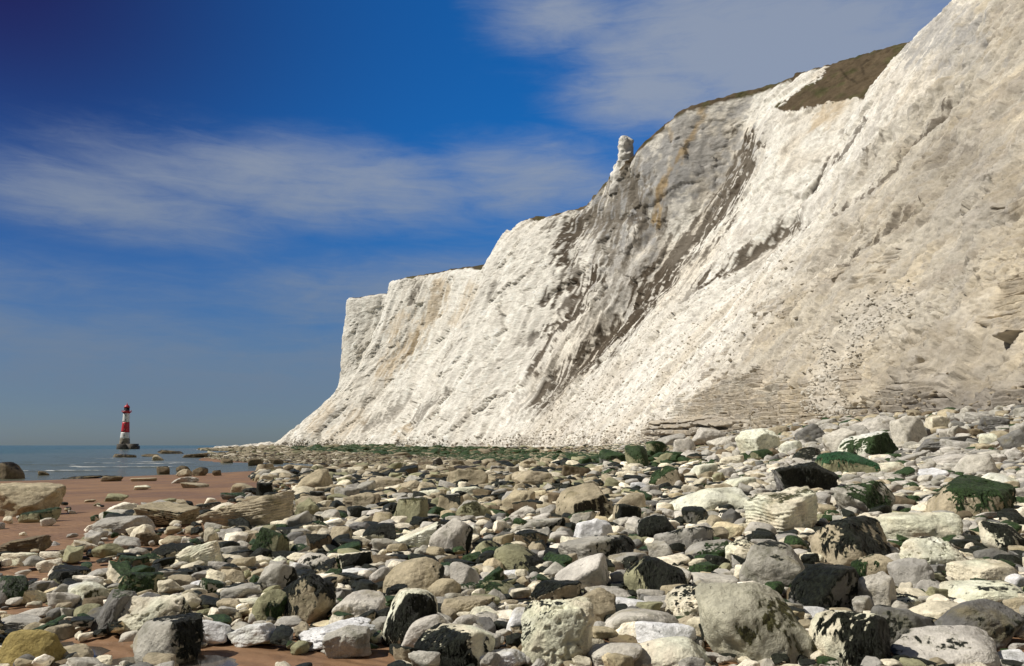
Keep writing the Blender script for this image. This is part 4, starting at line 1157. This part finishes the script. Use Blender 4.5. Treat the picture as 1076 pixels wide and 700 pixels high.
def auto_label(a, level=0):
    i, P, f, loc, tone, weed, wc, seed, tk, kind, u, v, p = a
    size = 'small' if p < 8.5 else 'medium' if p < 12 else 'large'
    rs = sorted(REFS, key=lambda q: math.hypot(q[0] - u, (q[1] - v) * 1.5))
    head = f"{size} {TW[tk]} {KW[kind]} stone" + (f" with {WW[wc]}" if weed >= .25 else '')
    a0 = rs[0]
    s = f"{head} {word_dirs(u - a0[0], v - a0[1])} the {a0[2]}"
    if level >= 1 and len(s.split()) <= 9:
        a1 = rs[1]; s2 = f"{head} {word_dirs(u - a0[0], v - a0[1])} the {a0[2]}, {word_dirs(u - a1[0], v - a1[1])} the {a1[2]}"
        if len(s2.split()) <= 16: s = s2
    return s
groups = {}
for a in autos: groups.setdefault(auto_label(a), []).append(a)
ORD = ['nearest', 'second nearest', 'third nearest', 'fourth nearest', 'fifth nearest', 'sixth nearest', 'seventh nearest']
for lab, mem in groups.items():
    if len(mem) > 1:
        a0 = min(REFS, key=lambda q: math.hypot(q[0] - mem[0][10], (q[1] - mem[0][11]) * 1.5))
        mem.sort(key=lambda a: math.hypot(a[10] - a0[0], a[11] - a0[1]))
    for k, a in enumerate(mem):
        L = lab if len(mem) == 1 else f"{lab}, {ORD[min(k, 6)]} such"
        while L in labels: L = L.replace('stone', 'beach stone', 1)
        labels.add(L)
        i, P, f, loc, tone, weed, wc, seed, tk, kind, u, v, p = a
        add_rock('stone', P, f, loc, tone, weed, wc, 'ta'[seed % 2], seed, weed > .4 and p > 8, L, 'stone', 'boulders and stones strewn over the beach', p * 2)

tick('indiv')
# the uncountable rest in one mesh
rest = [i for i in range(len(fa)) if i not in indiv]
PROTO = {}
kinds = list('raaaabbsssp')
for lv, cnt in ((2, 16), (3, 28), (4, 20)):
    for k in range(cnt):
        kd = kinds[k % len(kinds)]
        P, f = rock_shape(300 + lv * 50 + k, lv, kd); ex = P.max(0) - P.min(0); P = P / ex
        N = vnormals(P, f); PROTO[lv, k] = (P, f, N, (N[:, 2] * .5 + .5 - .25 * N[:, 1]) + .28 * fbm(P * 3 + k, 5 + k, 3), kd)
NPRO = {2: 16, 3: 28, 4: 20}
VV, FF, TT, WA, WT = [], [], [], [], []; o = 0
rs_ = np.random.default_rng(33)
def emit(x, y, z, r, tone, weed, wc, lv, flat=None, embed=.45):
    global o
    P, f, N, m, kd = PROTO[lv, int(rs_.integers(NPRO[lv]))]
    hs = (rs_.uniform(.45, .9) if kd != 's' else rs_.uniform(.28, .5)) if flat is None else flat
    sc = np.array([2 * r * rs_.uniform(.95, 1.5), 2 * r * rs_.uniform(.8, 1.1), 2 * r * hs])
    Q = rot_z(P * sc, rs_.uniform(0, 6.28))
    Q = rot_y(Q, rs_.uniform(-.35, .35)); Q = rot_z(Q, rs_.uniform(0, 6.28))
    VV.append(Q + (x, y, z + r * hs * embed)); FF.append(f + o); o += len(Q)
    TT.append(np.tile(tone, (len(Q), 1)))
    WA.append(np.clip((m - (1.05 - weed)) / .3 + .5, -.6, 1.6) if weed > 0 else np.full(len(Q), -1.0)); WT.append(np.tile(np.array(WEEDS[wc]), (len(Q), 1)))
for i in rest:
    x, y, z, r, u, v = fa[i]
    if not (-80 < u < 1420): continue
    tk, weed, wc = pick_look(u, v, rs_, x, y)
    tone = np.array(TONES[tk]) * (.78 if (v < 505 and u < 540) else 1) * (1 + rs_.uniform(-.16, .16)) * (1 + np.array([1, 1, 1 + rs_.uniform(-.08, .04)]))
    p = pxr[i]; lv = 4 if p > 7 else 3 if p > 2.6 else 2
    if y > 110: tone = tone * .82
    emit(x, y, z + (min(.12, r) * rs_.random() if y < 60 else 0), r, tone, weed, wc, lv, None if y < 90 else rs_.uniform(.2, .5))
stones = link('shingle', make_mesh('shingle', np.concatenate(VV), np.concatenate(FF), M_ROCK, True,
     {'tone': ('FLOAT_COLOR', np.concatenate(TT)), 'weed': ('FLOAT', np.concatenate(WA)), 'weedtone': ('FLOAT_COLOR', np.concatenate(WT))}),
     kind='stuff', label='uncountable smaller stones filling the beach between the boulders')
print('SHINGLE verts', o, 'individuals', len(indiv), 'heroes', len(heroes))

tick('shingle')
# fallen chalk rubble on the slope
VV, FF, TT, WA, WT = [], [], [], [], []; o = 0
Uc, Vc, Dc = project(P_CLIFF)
def scatter(fac, n, rmin, rmax, tn):
    idx = rs_.choice(fac.size, n, p=(fac / fac.sum()).ravel())
    for i in idx:
        x, y, z = P_CLIFF.reshape(-1, 3)[i]; r = rs_.uniform(rmin, rmax) * max(1, y / 260) * (1.0 if rs_.random() < .85 else 1.8)
        emit(x, y, z, r, np.array(tn) * rs_.uniform(.75, 1.05), 0, 'k', 2 if r * F / y < 3 else 3, embed=.2)
valid = ((jpar > 1.0) & (jpar < 5)).astype(float)
scatter(valid * sstep(1.6, .4, pl_dist([(940, 315), (900, 345), (878, 372), (866, 405), (868, 430)]) / 18 + 1.6 * nz) * (Yb < 230), 1500, .05, .22, (.66, .62, .54))
scatter(valid * sstep(9.5, 4.5, Zb) * (Yb > 110) * (Yb < 600) * (U < 760), 2600, .08, .3, (.72, .67, .58))
scatter(valid * sstep(1.6, .4, pl_dist([(800, 300), (740, 340), (690, 380), (620, 440)]) / 45 + nz), 2200, .10, .32, (.64, .59, .50))
scatter(valid * sstep(11, 6, Zb) * (Yb < 130) * (Yb > 35), 900, .06, .2, (.42, .36, .27))
link('scree', make_mesh('scree', np.concatenate(VV), np.concatenate(FF), M_CHALK, True,
     {'tone': ('FLOAT_COLOR', np.concatenate(TT)), 'weed': ('FLOAT', np.concatenate(WA)), 'weedtone': ('FLOAT_COLOR', np.concatenate(WT))}),
     kind='stuff', label='fallen chalk rubble lying on the cliff slope')
tick('scree')
# puddles of sea water left in the dips of the sand
m, t, p = new_mat('puddle_water')
p.inputs['Base Color'].default_value = (.085, .07, .055, 1); p.inputs['Roughness'].default_value = .12; p.inputs['Specular IOR Level'].default_value = .3; p.inputs['IOR'].default_value = 1.33
for k, (cx, cy, rx, ry, dz) in enumerate(DIPS):
    th = np.arange(48) / 48 * 2 * math.pi
    lvl = float(ground(np.array([cx]), np.array([cy]))[0]) + dz * .72
    rr_ = 1.25 * (1 + .1 * np.sin(th * 3 + k))
    v_ = np.r_[[[0, 0, 0]], np.c_[rx * rr_ * np.cos(th), ry * rr_ * np.sin(th), 0 * th]]
    f_ = np.array([[0, 1 + i, 1 + (i + 1) % 48] for i in range(48)])
    link('puddle', make_mesh('puddle', v_, f_, m), (cx, cy, lvl), kind='structure', label='shallow puddle on the wet sand')

# ------------------------------------------------------------------ lighthouse
def lathe(prof, n=40, closed=True):
    th = np.arange(n) / n * 2 * math.pi
    v = np.concatenate([np.c_[r * np.cos(th), r * np.sin(th), np.full(n, z)] for r, z in prof])
    f = []
    for k in range(len(prof) - 1):
        for i in range(n):
            j = (i + 1) % n; f.append([k * n + i, k * n + j, (k + 1) * n + j, (k + 1) * n + i])
    return v, np.array(f)
def cap_lathe(prof, n=40): return lathe([(0.001, prof[0][1])] + prof + [(0.001, prof[-1][1])], n)
def box(cx, cy, cz, sx, sy, sz):
    v = np.array([[x, y, z] for x in (-.5, .5) for y in (-.5, .5) for z in (-.5, .5)]) * (sx, sy, sz) + (cx, cy, cz)
    return v, np.array([[0, 1, 3, 2], [4, 6, 7, 5], [0, 4, 5, 1], [2, 3, 7, 6], [0, 2, 6, 4], [1, 5, 7, 3]])
def cat(parts):
    V_, F_, o = [], [], 0
    for v, f in parts: V_.append(v); F_.append(f + o); o += len(v)
    return np.concatenate(V_), [np.concatenate(F_)] if len({f.shape[1] for f in F_}) == 1 else F_
M_RED = plain('red_paint', (.55, .022, .035), .5, .15, .4); M_WHT = plain('white_paint', (.84, .83, .80), .5, .06, .4)
M_GRAN = plain('granite', (.24, .21, .16), .85, .3, .5); M_DARK = plain('dark_stone', (.085, .077, .068), .85, .4, .4)
M_GLASS = plain('lantern_glass', (.03, .035, .045), .15, .1, 1)
LD = 780.0
lp = at_depth(130.5, 471.5, LD); lp[2] = 0.0
lh = bpy.data.objects.new('lighthouse', None); COL.objects.link(lh); lh.location = lp
lh['label'] = 'red and white banded lighthouse standing in the sea on a dark stone base'; lh['category'] = 'lighthouse'
def part(name, vf, mat, parent, smooth=True, **kw):
    v, f = vf; o = link(name, make_mesh(name, v, f, mat, smooth), parent=parent, **kw); return o
def rad(z): return 2.95 + 2.5 * (1 - min(z, 36) / 36.0) ** 1.7
def band(z0, z1): return [(rad(z0 + (z1 - z0) * k / 6), z0 + (z1 - z0) * k / 6) for k in range(7)]
base = part('stone_base', cat([cap_lathe([(7.0, -4), (6.8, 4.6), (6.5, 5.0)], 12), box(8.0, -1, .6, 9, 8, 9.2), box(12.6, -1, 0, 3, 6.5, 6.4)]), M_DARK, lh, False)
part('ladder', cat([box(8 + s, -5.12, 1.2, .25, .18, 8) for s in (-.6, .6)] + [box(8, -5.12, z, 1.2, .12, .18) for z in np.arange(-2, 5, .9)]), M_GRAN, base, False)
tw_ = part('granite_tower_foot', cap_lathe(band(4.5, 10.4)), M_GRAN, lh)
part('door', box(0, -rad(6.2) + .1, 6.5, 1.5, .5, 2.8), M_DARK, tw_, False)
w1 = part('white_band', cap_lathe(band(10.4, 16.2)), M_WHT, lh); r1 = part('red_band', cap_lathe(band(16.2, 26.0)), M_RED, lh)
w2 = part('white_band', cap_lathe(band(26.0, 34.6)), M_WHT, lh)
for p_, z in ((w1, 13.2), (r1, 18.6), (r1, 23.2), (w2, 28.2), (w2, 32.4)):
    part('window', cat([box(.9, -rad(z) + .12, z, .8, .5, 1.5)]), M_DARK, p_, False)
ga = part('gallery', cap_lathe([(3.0, 34.6), (3.7, 35.4), (4.5, 35.9), (4.5, 36.4), (3.4, 36.45)]), M_RED, lh)
rl = [lathe([(4.4, 37.4), (4.46, 37.4), (4.46, 37.52), (4.4, 37.52), (4.4, 37.4)], 40)]
rl += [box(4.42 * math.cos(a), 4.42 * math.sin(a), 36.9, .08, .08, 1.1) for a in np.arange(24) / 24 * 2 * math.pi]
part('railing', cat(rl), M_RED, ga, False)
la = part('lantern_room', cap_lathe([(2.5, 36.4), (2.5, 37.2), (2.35, 37.25), (2.35, 40.2)], 16), M_GLASS, lh, False)
part('lantern_bars', cat([box(2.38 * math.cos(a), 2.38 * math.sin(a), 38.7, .12, .12, 3.0) for a in np.arange(16) / 16 * 2 * math.pi]), M_DARK, la, False)
do = part('dome', cap_lathe([(2.7, 40.2), (2.7, 40.6), (2.35, 41.4), (1.7, 42.2), (.9, 42.8), (.5, 43.0)], 32), M_RED, lh)
part('vent_ball', cap_lathe([(.3, 43), (.55, 43.4), (.5, 43.9), (.15, 44.2), (.08, 45.4)], 16), M_RED, do)

# ------------------------------------------------------------------ world, sun, camera
SUN_EL, SUN_AZ = math.radians(46), math.radians(-97)       # azimuth from +Y towards +X
sd = np.array([math.sin(SUN_AZ) * math.cos(SUN_EL), math.cos(SUN_AZ) * math.cos(SUN_EL), math.sin(SUN_EL)])
w = bpy.data.worlds.new('World'); scene.world = w; w.use_nodes = True
t = NT(w.node_tree)
out = t.n('ShaderNodeOutputWorld'); bg = t.n('ShaderNodeBackground'); t.l(bg.outputs[0], out.inputs[0])
bg.inputs['Strength'].default_value = .07
sky = t.n('ShaderNodeTexSky', sky_type='NISHITA', sun_disc=False)
sky.sun_elevation = SUN_EL; sky.sun_rotation = SUN_AZ; sky.altitude = 0; sky.air_density = 1.0; sky.dust_density = .4; sky.ozone_density = 3.0
dirv = t.n('ShaderNodeTexCoord').outputs['Generated']
sx = t.n('ShaderNodeSeparateXYZ'); t.l(dirv, sx.inputs[0]); X_, Y_, Z_ = sx.outputs
az = t.math('ARCTAN2', X_, Y_); el = t.math('ARCSINE', Z_)
def px_dir(u, v):
    d = ray(u, v); d = d / np.linalg.norm(d); return math.atan2(d[0], d[1]), math.asin(d[2])
def gauss(u, v, ra, re, rot=0.0):
    a0, e0 = px_dir(u, v)
    da = t.math('SUBTRACT', az, a0); de = t.math('SUBTRACT', el, e0)
    c, s = math.cos(rot), math.sin(rot)
    p = t.math('DIVIDE', t.math('ADD', t.math('MULTIPLY', da, c), t.math('MULTIPLY', de, s)), ra)
    q = t.math('DIVIDE', t.math('SUBTRACT', t.math('MULTIPLY', de, c), t.math('MULTIPLY', da, s)), re)
    r2 = t.math('ADD', t.math('MULTIPLY', p, p), t.math('MULTIPLY', q, q))
    return t.math('EXPONENT', t.math('MULTIPLY', r2, -1.0))
# deep polarised blue away from the sun, paler at the horizon
tint = t.mix(t.smooth(el, .02, .40), (.46, .60, .82), (.12, .96, 1.80))
dark = gauss(-60, -70, .46, .33)
tint = t.mix(t.math('MULTIPLY', dark, .97), tint, (.15, .07, .26))
base_sky = t.mix(1.0, sky.outputs[0], tint, 'MULTIPLY')
cv = t.n('ShaderNodeCombineXYZ'); t.l(az, cv.inputs[0]); t.l(t.math('MULTIPLY', el, 2.6), cv.inputs[1])
n1 = t.noise(t.mapping(cv.outputs[0], (1, 1, 1), (0, 0, -.12)), 4.2, 8, .6, .35); n2 = t.noise(t.mapping(cv.outputs[0], (.7, 1.5, 1)), 15, 9, .66, .7)
nn_ = t.math('ADD', t.math('MULTIPLY', t.math('SUBTRACT', n1, .5), 1.5), t.math('MULTIPLY', t.math('SUBTRACT', n2, .5), .95))
blobs = [(330, 195, .30, .06, 0.0, .85), (120, 215, .22, .05, -.05, .75), (560, 190, .16, .06, 0, .85), (600, 20, .13, .05, 0, .75), (800, 45, .26, .085, -.1, 1.15), (690, 90, .13, .06, 0, 1.0), (950, -10, .3, .06, 0, .7),
         (420, 310, .30, .06, .1, .75), (150, 345, .35, .035, 0, .55), (260, 390, .9, .09, 0, .72), (30, 300, .35, .05, 0, .5), (60, 332, .1, .012, 0, .3)]
tot = None
for u, v, a, e, r, k in blobs:
    g_ = t.math('MULTIPLY', gauss(u, v, a, e, r), k)
    tot = g_ if tot is None else t.math('MAXIMUM', tot, g_)
cf = t.math('MULTIPLY', t.smooth(t.math('ADD', tot, t.math('MULTIPLY', nn_, t.math('ADD', .25, t.math('MULTIPLY', tot, .6)))), .12, 1.0), .80)
ccol = t.mix(t.smooth(el, .0, .45), (2.1, 2.9, 4.1), (4.6, 5.2, 6.2))
fin = t.mix(cf, base_sky, ccol)
# unseen sky overhead, beside and behind: grey cloud added to make ambient light neutral
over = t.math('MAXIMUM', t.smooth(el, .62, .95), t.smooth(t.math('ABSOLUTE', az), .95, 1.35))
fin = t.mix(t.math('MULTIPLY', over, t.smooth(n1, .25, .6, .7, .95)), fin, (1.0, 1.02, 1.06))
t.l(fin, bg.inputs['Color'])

sun = bpy.data.lights.new('sun', 'SUN'); sun.energy = 4.5; sun.angle = math.radians(.5); sun.color = (1, .94, .84)
so = bpy.data.objects.new('sun', sun); COL.objects.link(so)
from mathutils import Vector
so.rotation_euler = Vector(-sd).to_track_quat('-Z', 'Y').to_euler(); so.location = (-40, -20, 60)

cam = bpy.data.cameras.new('camera'); cam.sensor_width = 36; cam.lens = F / 1076 * 36; cam.clip_end = 60000; cam.clip_start = .1
co_ = bpy.data.objects.new('camera', cam); COL.objects.link(co_); co_.location = CAM; co_.rotation_euler = (math.pi / 2 + PITCH, 0, 0)
scene.camera = co_
vs = scene.view_settings; vs.view_transform = 'Standard'; vs.look = 'None'; vs.exposure = 0; vs.gamma = 1; vs.use_curve_mapping = False
scene.cycles.use_denoising = True; scene.cycles.max_bounces = 6; scene.cycles.diffuse_bounces = 2; scene.cycles.use_adaptive_sampling = True; scene.cycles.adaptive_threshold = .01
